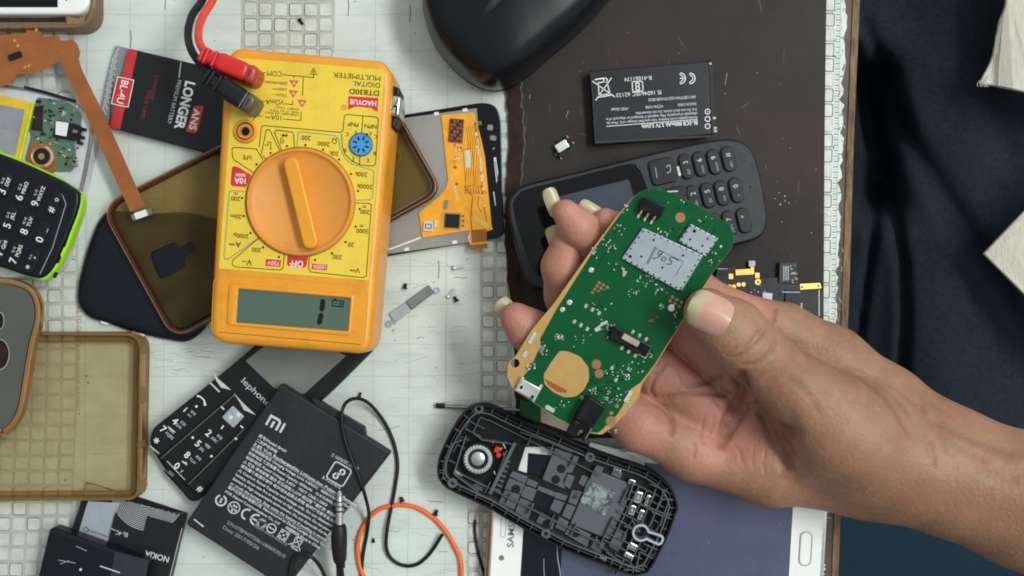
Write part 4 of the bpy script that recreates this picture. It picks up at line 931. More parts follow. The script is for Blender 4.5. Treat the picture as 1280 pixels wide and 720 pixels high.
for k in range(24): b.prism(rect(*C8(290 + 13 * (k % 4), 108 + 15 * (k // 4))[0], 2.6, 2.4, 4), z + .85, z + 1.2, 1 if k % 3 else 2)
b.build('chip', [M['chip_red'], M['flex_brown'], M['chip']], fx)
b = MB(); b.prism(rect(*C8(292, 535)[0], 26, 22, 3, 1), z, z + .4, 1); b.prism(rect(*C8(292, 535)[0], 18, 17, 3, .6), z + .3, z + 1.1, 0, .2, 1); b.line(rect(*C8(292, 535)[0], 20, 19, 3), 1, z + .48, 2, True)
for dy in (-6, 0, 6): b.prism(rect(578.5, 276 + dy, 3, 2.4, 0), z, z + .7, 2)
b.build('chip', [M['chip'], M['gold'], M['flex_dark']], fx)
b = MB(); b.prism(rect(*C8(190, 558)[0], 12, 12, 3, 1), z, z + 1.0, 0); b.prism(rect(*C8(222, 548)[0], 4, 9, 3), z, z + .8, 0); b.line(rect(*C8(190, 558)[0], 7, 5, 3), 1, z + 1.1, 1, True); b.build('connector', [M['tin'], M['chip']], fx)

# ================================================================ computer mouse
t = thing('computer_mouse', 'black computer mouse with scroll wheel at the top centre of the table', 'mouse', 650, 0, 0)
out = cr([(529, 8), (533, 32), (545, 60), (566, 86), (590, 105), (614, 113.5), (638, 109), (662, 93), (690, 69), (722, 42), (757, 6), (790, -42), (800, -95), (770, -140), (700, -160), (610, -140), (555, -90), (531, -35)], 5)
b = MB(); b.prism(inset(out, 5), .4, 5.5, 1); 
b.dome(out, [(.97, 3.2), (1.0, 5.0), (1.0, 6.5)], 1, z_at=8); 
b.dome(out, [(.992, 6.6), (1.0, 8.5), (.995, 15), (.98, 21), (.955, 25.5), (.92, 28.3), (.87, 30), (.8, 31.2), (.7, 32.4), (.55, 33.8), (.35, 35), (.18, 35.6), (.02, 35.9)], 0, z_at=8, ctr=(636, -36))
b.line([(588, 15), (603, 26), (613, 31)], .8, 27.5, 1)
b.build('body', [M['mouse'], M['black_gloss']], t)
b = MB()
b.prism(rc([(594, 17), (605, 30), (652, -16), (640, -30)], 3), 22, lambda x, y: 33.0 + (17 - y) * .075, 1, .6, 2)
b.build('wheel_slot', [M['black'], M['black_gloss']], t)
b = MB(); 
b.tube([(606, 15.5, 32.5), (613, 8, 35), (626, -5, 36), (640, -20, 35)], 1.7, 0, 14, 4)
b.build('scroll_wheel', [M['phone_grey']], t)

# ================================================================ dark labelled battery
CQ = K(680, 40, 4)
t = thing('phone_battery', 'dark slate phone battery with white print and crossed bin mark on the rubber sheet', 'battery', 815, 130, 2, 'loose phone batteries')
b = MB(); b.prism(rc([(737, 88.5), (886, 76), (889.5, 168.5), (743.5, 181)], 2), 2.0, 7.4, 0, .6, 3); b.prism(rc([(884, 75), (891.5, 75), (895, 164), (888, 170)], 2), 2.2, 6.9, 1, .5, 2)
b.line(CQ(262, 552, 835, 520), 2.2, 7.46, 3); b.line(CQ(232, 200, 245, 330, 258, 560), 1.2, 7.46, 3)
for X, Y in ((852, 430), (856, 480), (857, 495)): b.prism(rect(*CQ(X, Y)[0], 4, 3, 0), 6.8, 7.4, 2)
b.fill(circ(*CQ(832, 158)[0], 1.6, 10), 7.5, 2)
cell = b.build('cell', [M['battery'], M['black'], M['steel'], M['phone_grey']], t)
b = MB(); z = 7.5; AB = 176.2
b.text('BL-5CB 800mAh 3.7V 3.0Wh', *CQ(767, 443)[0], 5.0, AB, z, 0, w=70, bold=.02); b.line(CQ(767, 437, 312, 472), .8, z, 0)
for k, (tx, x1, w_) in enumerate((('Rechargeable Li-ion battery. Use specified charger only. Must be', 765, 113), ('disposed of properly. May explode if damaged or disposed of in', 765, 114), ('fire. Do not short-circuit. Do not disassemble.', 764, 77))):
    b.text(tx, *CQ(x1, 421 - 20 * k)[0], 3.4, AB, z, 1, w=w_, bold=.01)
for tx, X, Y, w_ in (('MADE IN CHINA', 760, 352, 23), ('VCPA/14/58', 596, 364, 22), ('HMD Global', 420, 376, 21), ('0411357734102519143B18D5', 757, 317, 59)): b.text(tx, *CQ(X, Y)[0], 3.5, AB, z, 1, w=w_, bold=.01)
b.text('IS 16046/IEC 62133', *CQ(585, 292)[0], 5.0, AB, z, 0, w=56); b.text('R-41061174', *CQ(537, 218)[0], 5.2, AB, z, 0, w=34)
Fb = Frame(*CQ(468, 272)[0], AB); b.line(rc(Fb(-6.5, -6.2, 6.5, -6.2, 6.5, 6.2, -6.5, 6.2), 2), 1.1, z, 0, True); b.line(circ(*Fb(0, -2.6)[0], 2.3, 12), 1.4, z, 0, True); b.line(circ(*Fb(0, 2.4)[0], 2.3, 12), 1.4, z, 0, True)
bin_icon(b, Frame(*CQ(298, 285)[0], AB - 6), 1.75, z, 0, 1.2)
for X in (736, 688):
    p_ = CQ(X, 232)[0]; b.line(arc(p_[0] - 2, p_[1], 6.8, -85, 85, 14), 1.2, z, 0); b.line(arc(p_[0] - 2, p_[1], 4.0, -85, 85, 12), 1.0, z, 0)
    for sgn in (-1, 1): b.line([(p_[0] - 1.5, p_[1] + sgn * 6.9), (p_[0] - 1.8, p_[1] + sgn * 3.9)], 1.0, z, 0)
b.line(CQ(680, 232, 706, 231), 1.2, z, 0)
for Y, s_ in ((398, '+'), (435, ''), (471, '-')):
    b.line(circ(*CQ(818, Y)[0], 3.1, 14), 1.0, z, 0, True)
    if s_: b.text(s_, *CQ(818, Y)[0], 3.4, AB, z, 0, 'C')
b.build('lettering', [M['white'], M['print']], cell, angle=None)

# ================================================================ tiny switch
t = thing('tact_switch', 'tiny white and black electronic switch on the dark rubber sheet left of the battery', 'switch', 702, 184, 2)
Fs = Frame(702.5, 182.5, -32)
b = MB(); b.prism(Fs.rect(0, 0, 16, 11, 1.5), 2.2, 4.6, 0, .3, 2); b.build('body', M['tin'], t)
b = MB()
for u, v, w_, h_ in ((-9, 4, 5, 4), (9, -4, 5, 5), (-8, 9, 4, 4), (8, 5, 6, 4), (1, -6.5, 5, 3)): b.prism(Fs.rect(u, v, w_, h_, 1), 2.0, 4.2, 0, .2, 1)
for u, v in ((-12, 5), (-9, 12), (12, -6), (14, 4)): b.prism(Fs.rect(u, v, 2, 3, .6), 2.0, 3, 1)
b.build('leg', [M['black'], M['copper']], t)

# ================================================================ slate keypad phone on the rubber sheet
CN = K(680, 160, 4); CN2 = K(600, 220, 4)
t = thing('keypad_phone', 'slate grey keypad phone with dark screen lying behind the green board on the rubber sheet', 'phone', 800, 265, 2, 'whole phones on the mat')
out = cr([(634.5, 256), (641, 241), (656, 230.5), (710, 217), (760, 204.5), (815, 191), (862, 180), (905, 173), (927, 176), (941, 188), (950.5, 215), (957, 248), (960, 272), (956, 290), (944, 300), (915, 308), (860, 321), (800, 336), (735, 351), (690, 361), (672, 361), (659, 351), (649, 326), (639, 288)], 4)
b = MB(); b.prism(out, 2.0, 14.2, 0, 2.2, 4); body = b.build('body', M['black_soft'], t)
b = MB(); fo = inset(out, 2.6); b.prism(fo, 13.6, 14.8, 0, .5, 2); b.fill(circ(*CN(1032, 296)[0], 1.4, 10), 14.86, 1); fc = b.build('front_cover', [M['phone_grey'], M['hole']], t)
scr = cr([(641, 257), (647, 244), (660, 236), (715, 222), (784, 205), (799, 209), (806, 222), (812, 240), (818, 262), (823, 290), (822, 308), (812, 317), (760, 331), (700, 344), (680, 347), (668, 340), (656, 312), (646, 280)], 4)
b = MB(); b.prism(scr, 14.2, 15.0, 0, .3, 2); sc0 = b.build('screen', M['gloss_glass'], t)
b = MB(); b.prism(rc([(697, 246), (786, 224), (808, 300), (720, 322)], 3), 14.7, 15.06, 0); b.build('display_area', M['display_off'], sc0)
zk = 15.9; AN = -103.7
b = MB(); b.prism(rect(*CN(593, 216)[0], 33, 33, -13, 7), 14.4, 15.6, 0, .6, 3); b.line(CN(556, 195, 566, 250), 1.0, 15.65, 1); b.line(cr(CN(610, 195, 628, 185, 632, 215, 615, 225), 3, False), 1.2, 15.65, 1); b.build('key', [M['key_grey'], M['print_dim']], t)
b = MB(); b.prism(rect(845, 250, 33, 33, -13, 7), 14.4, 15.6, 0, .6, 3); b.line(CN(615, 318, 670, 316), 1.6, 15.65, 1); b.build('key', [M['key_grey'], M['print']], t)
for r_, row in enumerate((('3', '6', '9', '#'), ('2', '5', '8', '0'), ('1', '4', '7', '*'))):
    for c_, nm in enumerate(row):
        x = [858, 875.5, 893, 911][c_] + 9.6 * r_; y = [208, 205, 202, 198.5][c_] + [0, 39, 77][r_] + .3 * c_ * 0
        Fk = Frame(x, y, -13.7); b = MB()
        b.prism(Fk.rect(0, 0, 16.5, 33, 8.2), 14.5, zk, 0, .6, 3)
        b.text(nm, *Fk(0, -5)[0], 6.2, AN, zk + .05, 1, 'C'); b.text({'3': 'def', '6': 'mno', '9': 'wxyz', '#': 'abc', '2': 'abc', '5': 'jkl', '8': 'tuv', '0': '+', '1': 'oo', '4': 'ghi', '7': 'pqrs', '*': '.'}[nm], *Fk(1, 7)[0], 4.0, AN, zk + .05, 2, 'C')
        b.build('key', [M['key_grey'], M['print'], M['print_dim']], t)
b = MB(); b.prism(rect(*CN(676, 215)[0], 4, 12, -14, 1), 14.6, 15.1, 0); b.build('notification_light', M['silver'], t)

# ================================================================ dark circuit board behind the hand
CD = K(860, 320, 4)
t = thing('circuit_board', 'small dark grey circuit board with gold contacts on the rubber sheet behind the hand', 'circuit board', 960, 380, 2)
zb = 3.4
b = MB(); b.prism([(896, 337), (919, 333), (921, 339), (935, 338), (948, 348), (972.5, 347), (973, 328), (996.5, 327.5), (997, 356), (1026, 355), (1028, 412), (1018, 432), (960, 436), (905, 405), (893, 360)], 2.0, zb, 0)
b.prism(rect(*CD(580, 250)[0], 48, 38, 2, 1), zb, zb + .8, 1, .2, 1); b.line(CD(470, 180, 560, 181), .9, zb + .85, 3); b.line(CD(655, 170, 656, 300), 1.0, zb + .85, 3); b.prism(rect(*CD(500, 85)[0], 22, 26, 2, 2), zb, zb + .9, 2, .2, 1)
for k in range(4): b.line(CD(478 + 8 * k, 50, 478 + 8 * k, 122), .7, zb + .95, 3)
for k in range(30): b.prism(rect(*CD(random.uniform(510, 545), random.uniform(35, 150))[0], 1.4, 1.4), zb, zb + 1.0, random.choice([3, 2]))
b.prism(rect(*CD(397, 205)[0], 12, 10, 4), zb, zb + .5, 3); b.prism(rect(*CD(172, 76)[0], 13, 8, 4), zb, zb + .7, 1); b.line(CD(148, 64, 198, 64), .7, zb + .75, 3)
for k in range(6): b.prism(rect(*CD(568, 238 + 8 * k)[0], 2.4, 1.2), zb + .8, zb + 1.0, 3)
for k in range(26): b.prism(rect(*CD(random.uniform(290, 470), random.uniform(125, 215))[0], random.uniform(1, 2.6), 1.2, random.choice([0, 60])), zb, zb + .4, random.choice([2, 3, 2]))
b.build('board', [M['battery'], M['chip'], M['phone_grey'], M['print']], t)
b = MB(); b.prism(rect(*CD(282, 80)[0], 22, 7, -3, .6), zb, zb + .9, 0); b.prism(rect(*CD(322, 72)[0], 4, 9, -3), zb, zb + 1.0, 0)
for X, Y in ((215, 102), (347, 97)): b.prism(rect(*CD(X, Y)[0], 5.4, 6.4, 0, .4), zb, zb + .4, 0)
b.ring(circ(*CD(350, 130)[0], 3.8, 14), circ(*CD(350, 130)[0], 1.5, 14), zb - .1, zb + .2, 0)
for X, Y in ((208, 153), (230, 153), (254, 143), (278, 142)): b.prism(circ(*CD(X, Y)[0], 2.7, 12), zb, zb + .15, 0)
b.plate(rc(CD(560, 140, 660, 135, 667, 160, 562, 168), 1), [circ(*CD(570, 155)[0], 1.6, 8), circ(*CD(653, 150)[0], 1.6, 8)], zb, zb + .5, 0)
b.build('gold_contact', M['gold'], t)
b = MB(); b.prism(rect(*CD(320, 38)[0], 8, 7, 0, .6), 2.1, zb + .4, 0); b.build('shield_clip', M['steel'], t)

# ================================================================ white phone with blue screen
t = thing('smartphone', 'white framed smartphone with blue purple screen under the black shell and the arm', 'phone', 825, 660, 0, 'whole phones on the mat')
FS = Frame(822, 667, 3.4)
zs = 9.0
o1 = rc(FS(-208, -100, 208, -100, 208, 102, -208, 102), 20, 7)
b = MB(); b.prism(o1, 1.9, zs, 0, .9, 3); b.line(inset(o1, 1.6), 1.4, zs + .05, 1, True)
b.prism(rc(FS(204, -101, 211, -101, 211, 103, 204, 103), 2), 2.2, zs - 1.4, 2, .8, 2); b.prism(rc(FS(-213, -101, -207, -101, -207, 103, -213, 103), 2), 2.2, zs - 1.4, 3, .8, 2)
bd = b.build('frame', [M['white_gloss'], M['silver'], M['silver'], M['gold_rim']], t)
b = MB(); b.prism(FS(-167, -90, 167, -84, 167, 86, -167, 86), zs - .3, zs + .14, 0); b.prism(FS(-167.5, -91, -118, -89, -118, 87, -168, 87), zs - .2, zs + .17, 1)
b.line(cr(FS(-122, 5, -124, 30, -118, 60, -117, 80), 4, False), 1.2, zs + .2, 2); b.line(cr(FS(-140, 40, -138, 62, -132, 85), 4, False), .8, zs + .2, 2)
for k in range(14): b.fill(circ(*FS(random.uniform(-110, 160), random.uniform(-40, 70))[0], random.uniform(.3, .7), 6), zs + .2, 2)
b.build('screen', [M['screen_blue'], M['screen_dark'], M['print_dim']], bd)
b = MB(); b.text('SAMSUNG', *FS(-179, 28)[0], 8, -86.6, zs + .08, 0, w=58, bold=.02); b.build('lettering', M['steel'], bd, angle=None); b = MB()
b.line(rc(FS(-196, -16, -190, -16, -190, 16, -196, 16), 3), .8, zs + .08, 0, True); b.build('earpiece', M['print_dim'], bd, angle=None)
b = MB(); b.lathe(*FS(-193, 42)[0], [(3.4, zs), (3.4, zs + .12), (2.2, zs + .1), (0, zs + .1)], 0, 14); b.build('front_camera', M['steel'], bd)
b = MB(); b.ring(FS.rect(186, 8, 15.5, 43, 7.5), FS.rect(186, 8, 13.5, 41, 6.6), zs - .1, zs + .35, 1); b.prism(FS.rect(186, 8, 13.6, 41.2, 6.7), zs - .1, zs + .2, 0, .1, 1); b.build('home_button', [M['white_gloss'], M['steel']], bd)

# ================================================================ black inner shell of a phone
CA = K(520, 540, 4); CE = K(640, 540, 4); CF = K(530, 440, 4)
t = thing('phone_shell', 'black ribbed inner shell of a phone with round silver speaker at the bottom centre', 'phone shell', 698, 612, 2, 'phones taken apart')
z0, z1 = 9.6, 16.5
out = cr([(546, 588), (549, 570), (562, 541), (578, 517), (592, 506.5), (612, 506), (636, 517), (660, 528), (692, 541), (737, 560), (770, 572), (805, 584), (828, 598), (841, 612), (848, 632), (845, 645), (836, 670), (825, 692), (813, 713), (803, 718.5), (788, 720), (762, 710), (735, 700), (707, 689), (680, 675), (655, 662), (634, 650), (612, 637), (585, 624), (560, 612), (549, 601)], 4)
i1 = inset(out, 3.0); i2 = inset(out, 12.0); i25 = inset(out, 12.0 - 1.6)
win = CA(548, 74, 692, 76, 636, 234, 510, 192); hol = rc(CA(628, 310, 690, 325, 655, 415, 602, 385), 3)
b = MB()
b.plate(i1, [win, hol], z0, z0 + 1.0, 0)
b.ring(out, i1, z0 - .6, z1, 0, .8)
sh = b.build('tray', [M['shell']], t)
b = MB(); b.ring(i25, i2, z0 + .9, z1 - 1.2, 0)
n = len(out)
for k in range(0, n, 3):
    b.wall([i1[k], i2[k]], 1.0, z0 + .9, z1 - 1.6, 0)
def rib(*p, w=1.2, h=z1 - 1.4, m=0): b.wall([tuple(q) for q in p], w, z0 + .9, h, m)
rib(*CA(495, 55, 370, 310), w=4, h=z1 - .6); rib(*CA(455, 90, 385, 270)); rib(*CA(250, 20, 190, 210), w=1.6); rib(*CA(190, 210, 310, 300), w=1.6); rib(*CA(300, 310, 380, 340), w=2)
for k in range(7): rib(*CA(440 + 4 * k - 24 * k / 2, 140 + 24 * k, 470 - 8 * k, 150 + 25 * k), w=2.2)
for q in ((232, 40, 180, 60, 150, 130), (280, 0, 330, 40, 480, 60), (150, 130, 135, 230, 190, 270), (520, 0, 640, 40, 780, 100), (570, 30, 560, 70)): rib(*CA(*q))
# right end lattice
for q in ((690, 260, 760, 290, 830, 330), (610, 250, 580, 340), (720, 285, 640, 480), (760, 300, 690, 470), (790, 330, 740, 470), (640, 360, 790, 420), (700, 400, 810, 440), (600, 440, 640, 500), (560, 470, 640, 500), (470, 600, 560, 660, 690, 700), (520, 720, 560, 640), (620, 690, 640, 600), (640, 600, 720, 640), (660, 560, 750, 600), (690, 700, 720, 600),
          (775, 335, 740, 340), (775, 335, 820, 345), (775, 335, 750, 300), (775, 335, 790, 375), (610, 690, 560, 690), (610, 690, 600, 715), (610, 690, 650, 700), (610, 690, 590, 650)): rib(*CE(*q), w=1.3)
def inside(x, y, pl):
    r_ = False
    for i in range(len(pl)):
        (x0_, y0_), (x1_, y1_) = pl[i - 1], pl[i]
        if (y0_ > y) != (y1_ > y) and x < (x1_ - x0_) * (y - y0_) / (y1_ - y0_) + x0_: r_ = not r_
    return r_
FL = Frame(698, 611, 26.5); imid = inset(out, 7.5)
b.ring(inset(out, 7.0), imid, z0 + .9, z1 - 2.2, 0)
for us, vs_ in ((range(78, 150, 11), range(-48, 49, 10)), (range(-160, -118, 11), range(-48, 49, 11))):
    for u in us:
        for v in vs_:
            for u2, v2 in ((u + 11, v), (u, v + 10)):
                (xa, ya), (xb, yb) = FL(u, v, u2, v2)
                if inside(xa, ya, i2) and inside(xb, yb, i2) and random.random() < .8 and math.hypot((xa + xb) / 2 - 597, (ya + yb) / 2 - 574) > 26 and math.hypot((xa + xb) / 2 - 812, (ya + yb) / 2 - 670) > 12:
                    b.wall([(xa, ya), (xb, yb)], 1.1, z0 + .9, z1 - 2.0 - random.uniform(0, 1.2), 0)
for u0, v0, u1, v1 in ((-118, -38, 40, -38), (-118, 38, 80, 38), (-60, -46, -60, -30), (-30, -46, -30, -32), (0, -46, 0, -30), (30, -46, 30, -32), (-80, 30, -80, 46), (-50, 32, -50, 46), (-20, 30, -20, 46), (10, 32, 10, 46), (40, 30, 40, 46), (70, 32, 70, 46)):
    b.wall(FL(u0, v0, u1, v1), 1.1, z0 + .9, z1 - 2.2, 0)
b.build('rib', [M['rib']], sh)
# raised plates
b = MB(); zp = z0 + 2.6
F = Frame(698, 611, 26.5)
for q in ((215, 78, 335, 125, 300, 205, 265, 205, 255, 250, 275, 290, 150, 238), (420, 190, 605, 265, 560, 390, 490, 540, 290, 460, 340, 345, 375, 250), (290, 460, 395, 515, 380, 580, 262, 510), (262, 205, 318, 222, 292, 288, 262, 268)):
    b.prism(rc(CE(*q), 1.5), z0 + .9, zp, 0, .3, 2)
for q in ((482, 195, 560, 225, 545, 260, 465, 222), (465, 230, 545, 262, 525, 310, 440, 285), (445, 290, 522, 316, 490, 390, 412, 352), (560, 232, 612, 255, 600, 280, 548, 262), (545, 268, 605, 290, 580, 350, 522, 320), (520, 330, 592, 360, 560, 440, 495, 398), (612, 268, 700, 305, 690, 325, 605, 290), (700, 300, 760, 322, 745, 345, 690, 330), (690, 335, 742, 355, 715, 410, 668, 385), (755, 360, 800, 375, 770, 440, 728, 420), (620, 405, 700, 440, 680, 490, 600, 450), (715, 425, 765, 450, 745, 500, 695, 478), (780, 290, 830, 300, 800, 370, 760, 350), (830, 215, 862, 228, 840, 275, 810, 258),
          (880, 525, 945, 555, 925, 610, 870, 575), (990, 480, 1060, 510, 1010, 600, 962, 570), (905, 165, 940, 180, 925, 210, 890, 195), (985, 185, 1035, 205, 1020, 235, 975, 215), (310, 250, 350, 275, 330, 300, 270, 270)):
    b.prism(rc(CA(*q), 1), z0 + .9, zp - .3 + random.uniform(-.4, .4), 0, .25, 2)
for X, Y in ((500, 286), (726, 184), (698, 238), (655, 462), (798, 505)) :
    b.lathe(*CA(X, Y)[0], [(5.6, z0 + .9), (5.6, zp + .05), (0, zp + .06)], 1, 18)
b.line(CE(395, 518, 378, 575), 1, zp + .08, 1); b.line(CE(290, 462, 490, 542), 1.2, zp + .08, 1); b.line(CE(258, 255, 280, 205, 318, 222, 300, 270, 292, 290), 1.6, zp + .08, 1); b.line(CE(415, 355, 560, 350), .5, zp + .05, 1)
b.text('8|1', *CE(318, 318)[0], 6, -60, zp + .1, 1, 'C'); b.line(CE(485, 560, 505, 500, 520, 480), 1.3, zp + .1, 3)
b.build('inner_plate', [M['shell_plate'], M['shell'], M['dull_silver'], M['screen_blue']], sh)
b = MB(); b.prism(rc(CE(402, 248, 522, 300, 462, 424, 338, 345), 4), zp, zp + .35, 0); b.build('foil_pad', M['mottled'], sh)
b = MB(); c_ = CA(310, 135)[0]
b.lathe(*c_, [(21, z0 + .9), (21, z0 + 4.6), (19.5, z0 + 5.0), (18.6, z0 + 4.6)], 0, 36); b.lathe(*c_, [(18.6, z0 + 3), (18, z0 + 4.8), (15, z0 + 5.6), (12.5, z0 + 4.6), (11.5, z0 + 3.8)], 1, 36); b.lathe(*c_, [(11.5, z0 + 3.8), (10, z0 + 4.4), (6, z0 + 5.0), (0, z0 + 5.1)], 2, 28)
for k in range(26):
    a = R(360 / 26 * k); b.prism(rect(c_[0] + 15.2 * math.cos(a), c_[1] + 15.2 * math.sin(a), 5, 1.5, 360 / 26 * k + 35), z0 + 4.6, z0 + 6.0, 3)
sp = b.build('speaker', [M['black'], M['dull_silver'], M['silver'], M['tin']], sh)
b = MB(); b.prism(rect(*CA(405, 90)[0], 7, 8, 20, 2), z0 + 2, z0 + 4.4, 0, .4, 2); b.prism(rect(*CA(412, 118)[0], 6, 6, 20, 2), z0 + 2, z0 + 4.2, 0, .4, 2)
for X, Y in ((386, 48), (425, 85), (440, 110)): b.prism(rect(*CA(X, Y)[0], 2.4, 4, 30, .6), z0 + 2, z0 + 4, 1)
b.line(CA(433, 55, 448, 82), 1.2, z0 + 4, 2); b.line(CA(390, 195, 396, 212), 1.2, z0 + 4, 2)
b.build('speaker_wire', [M['red_plug'], M['copper'], M['print']], sh)
for cx_, cy_ in (CA(870, 126)[0], CA(650, 510)[0], CA(315, -115)[0], CA(182, 256)[0]):
    b = MB(); b.ring(circ(cx_, cy_, 6, 18), circ(cx_, cy_, 2.8, 18), z0 + .9, z1 - .6, 0); b.build('screw_boss', [M['rib']], sh)
b = MB(); k0 = CE(645, 505)[0]; k1 = CE(742, 542)[0]; an = math.degrees(math.atan2(k1[1] - k0[1], k1[0] - k0[0]))
Fk = Frame(*k0, an); pts = [Fk(9.6 * math.cos(R(a)), 9.6 * math.sin(R(a)))[0] for a in range(28, 333, 16)] + Fk(20, -5.4, 26, -5.4, 28.5, -3, 28.5, 3, 26, 5.4, 20, 5.4)
b.wall(pts, 2.6, z0 + .9, z1 - .4, 0, True); b.build('strap_loop', [M['steel']], sh) if False else b.build('strap_loop', [M['dull_silver']], sh)
for X, Y, w_, h_, a in ((632, 328, 9, 15, 20), (680, 345, 7, 15, 20), (602, 392, 8, 13, 20), (650, 418, 9, 14, 20), (602, 575, 12, 9, 30), (585, 622, 13, 7, 30), (600, 252, 9, 7, 20), (528, 190, 10, 6, 20), (455, 632, 9, 6, 30)):
    b = MB(); b.prism(rect(*CE(X, Y)[0], w_, h_, a, 1.5), z0 + .9, z0 + 4.2, 0, .5, 2); b.line(rect(*CE(X, Y)[0], w_ * .5, h_ * .5, a), 1, z0 + 4.3, 1, True); b.build('metal_contact', [M['silver'], M['chip']], sh)
b = MB(); b.prism(rc(CA(192, 185, 235, 215, 228, 222, 188, 208), 1), z0 + .9, z0 + 4, 0); b.build('metal_plate', [M['silver'], M['chip']], sh)

# ================================================================ bits between the shell and the held board
b = MB(); b.tube([(545, 507, 1.2), (575, 509, 1.2), (604, 510.5, 1.2), (690, 515, 1.2)], .9, 0, 12, 0); b.tube([(545, 507, 1.2), (556, 507.5, 1.2)], 1.1, 1, 12, 0)
tag(b.build('metal_rod', [M['steel'], M['black']], loc=W(620, 510)), 'thin grey metal tool shaft poking out above the black shell', 'tool')
t = thing('board_scrap', 'green board scrap with cream tape half hidden below the held green board', 'circuit board', 690, 525, 2)
b = MB(); b.prism(rc([(650, 500), (678, 504), (676, 530), (650, 520)], 2), 2.0, 9, 0, .3, 2); b.build('board', M['green'], t)
b = MB(); b.prism(rc([(676, 504), (730, 510), (724, 545), (676, 528)], 2), 2.0, 9.2, 0, .3, 2); b.build('tape', M['cream'], t)
t = thing('plastic_strip', 'white glossy plastic strip between the black shell and the palm', 'strip', 765, 572, 9)
b = MB(); b.prism(rc([(738, 553), (772, 562), (806, 578), (806, 591), (770, 574), (735, 560)], 2), 9.2, 10.2, 0, .2, 2); tag(t, t['label'], t['category']); b.build('strip', M['white_gloss'], t)

# ================================================================ held green circuit board
def pz(x, y, base=44.0):                     # tilted plane of the held board (mm above the mat)
    return base + 22.0 * ((x - 700) * 170 + (y - 525) * -270) / 101800.0
def P(d): return lambda x, y: pz(x, y) + d
CB6 = K(620, 380, 4); CB4 = K(740, 230, 4.5); CB7 = K(600, 220, 4)
t = thing('circuit_board', 'bright green phone circuit board with silver shields held in the hand', 'circuit board', 770, 390, 44)
out = rc([(817, 235.5), (833, 239), (864, 252), (895, 270), (911, 281), (918.5, 292), (916, 308), (904, 324), (890, 342), (860, 391), (820, 455), (803, 479), (798, 498), (768, 532), (752, 543.5), (735, 541), (697, 524), (670, 505), (641, 487), (634, 470), (635.5, 453), (644, 446), (665, 412), (692, 380), (740, 312), (773, 268), (792, 246), (803, 238)], 3, 3)
b = MB()
b.plate(out, [circ(*CB6(96, 296)[0], 5.6, 16)], 1.2, P(0), 0)
tb = b.build('board', [M['tan_board']], t)
gm = rc([(817, 235.6), (833, 239.1), (864, 252.1), (895, 270.1), (911, 281), (918.3, 292.2), (915.9, 308), (903.8, 324), (889.8, 341.9), (859, 390.5), (818.5, 455), (801, 478), (789, 486), (781, 503), (771, 519), (758, 532), (748, 541), (735, 540), (697, 523), (670, 504.5), (652, 493), (642, 485.5), (652, 473), (664, 459), (672, 440), (677, 434), (675, 424), (696, 386), (742, 313.5), (774, 269.5), (792.3, 246.3), (803, 238.2)], 2, 3)
b = MB(); b.prism(gm, .15, P(.12), 0)
random.seed(3)
Fp = Frame(775, 392, -57.8)                  # u runs up the board
for _ in range(130):
    u, v = random.uniform(-150, 150), random.uniform(-62, 62); L = random.uniform(8, 40); a = random.choice([0, 90, 45])
    q = Fp(u, v, u + L * math.cos(R(a)), v + L * math.sin(R(a)))
    if all(650 < x < 905 and 250 < y < 530 for x, y in q) and abs(v) + L * math.sin(R(a)) < 66: b.line(q, random.uniform(.5, 1.6), P(.15), random.choice([1, 1, 2]))
mask = b.build('solder_mask', [M['green'], M['trace'], M['trace_light']], t)
b = MB(); zz = P(.2)
b.prism(rc(CB6(318, 234, 360, 237, 420, 262, 462, 315, 466, 375, 440, 430, 400, 462, 345, 468, 285, 440, 242, 400, 238, 355, 270, 300), 3), .1, P(.22), 0)
b.fill(CB6(240, 370, 262, 382, 356, 432, 350, 446, 310, 440, 262, 408), P(.26), 1); b.build('coin_pad', [M['tan_board'], M['flex_brown']], mask); b = MB()
for X, Y, r_ in ((502, 301, 6), (516, 348, 5.6), (575, 586, 6.5), (430, 468, 2.6), (605, 510, 2.6), (577, 545, 2.6)):
    b = MB(); b.fill(circ(*CB6(X, Y)[0], r_, 16), zz, 0); b.build('copper_pad', [M['copper']], mask)
b = MB(); b.fill(circ(*CB4(497, 188)[0], 6.4, 16), zz, 0); b.build('copper_pad', [M['copper']], mask)
b = MB()
for r_ in range(4):
    for c_ in range(5):
        x, y = CB7(598 + 19.5 * c_ - 12 * r_, 534 + 11 * c_ + 16 * r_)[0]; b.fill(circ(x, y, 2.0, 8), zz, 2)
b.build('contact_grid', [M['tan_board'], M['flex_brown'], M['copper']], mask); b = MB()
for r_ in range(2):
    for c_ in range(3): x, y = CB4(452 + 26 * c_ - 12 * r_, 636 + 15 * c_ + 22 * r_)[0]; b.fill(circ(x, y, 2.2, 8), zz, 2)
b.build('contact_grid', [M['tan_board'], M['flex_brown'], M['copper']], mask); b = MB()
for k in range(26): b.fill(rect(*CB7(820 + random.uniform(-60, 75), 685 + random.uniform(-40, 45))[0], random.uniform(3, 9), 1.3, 30), P(.17), 0)
b.build('gold_print', [M['flex_dark']], mask)
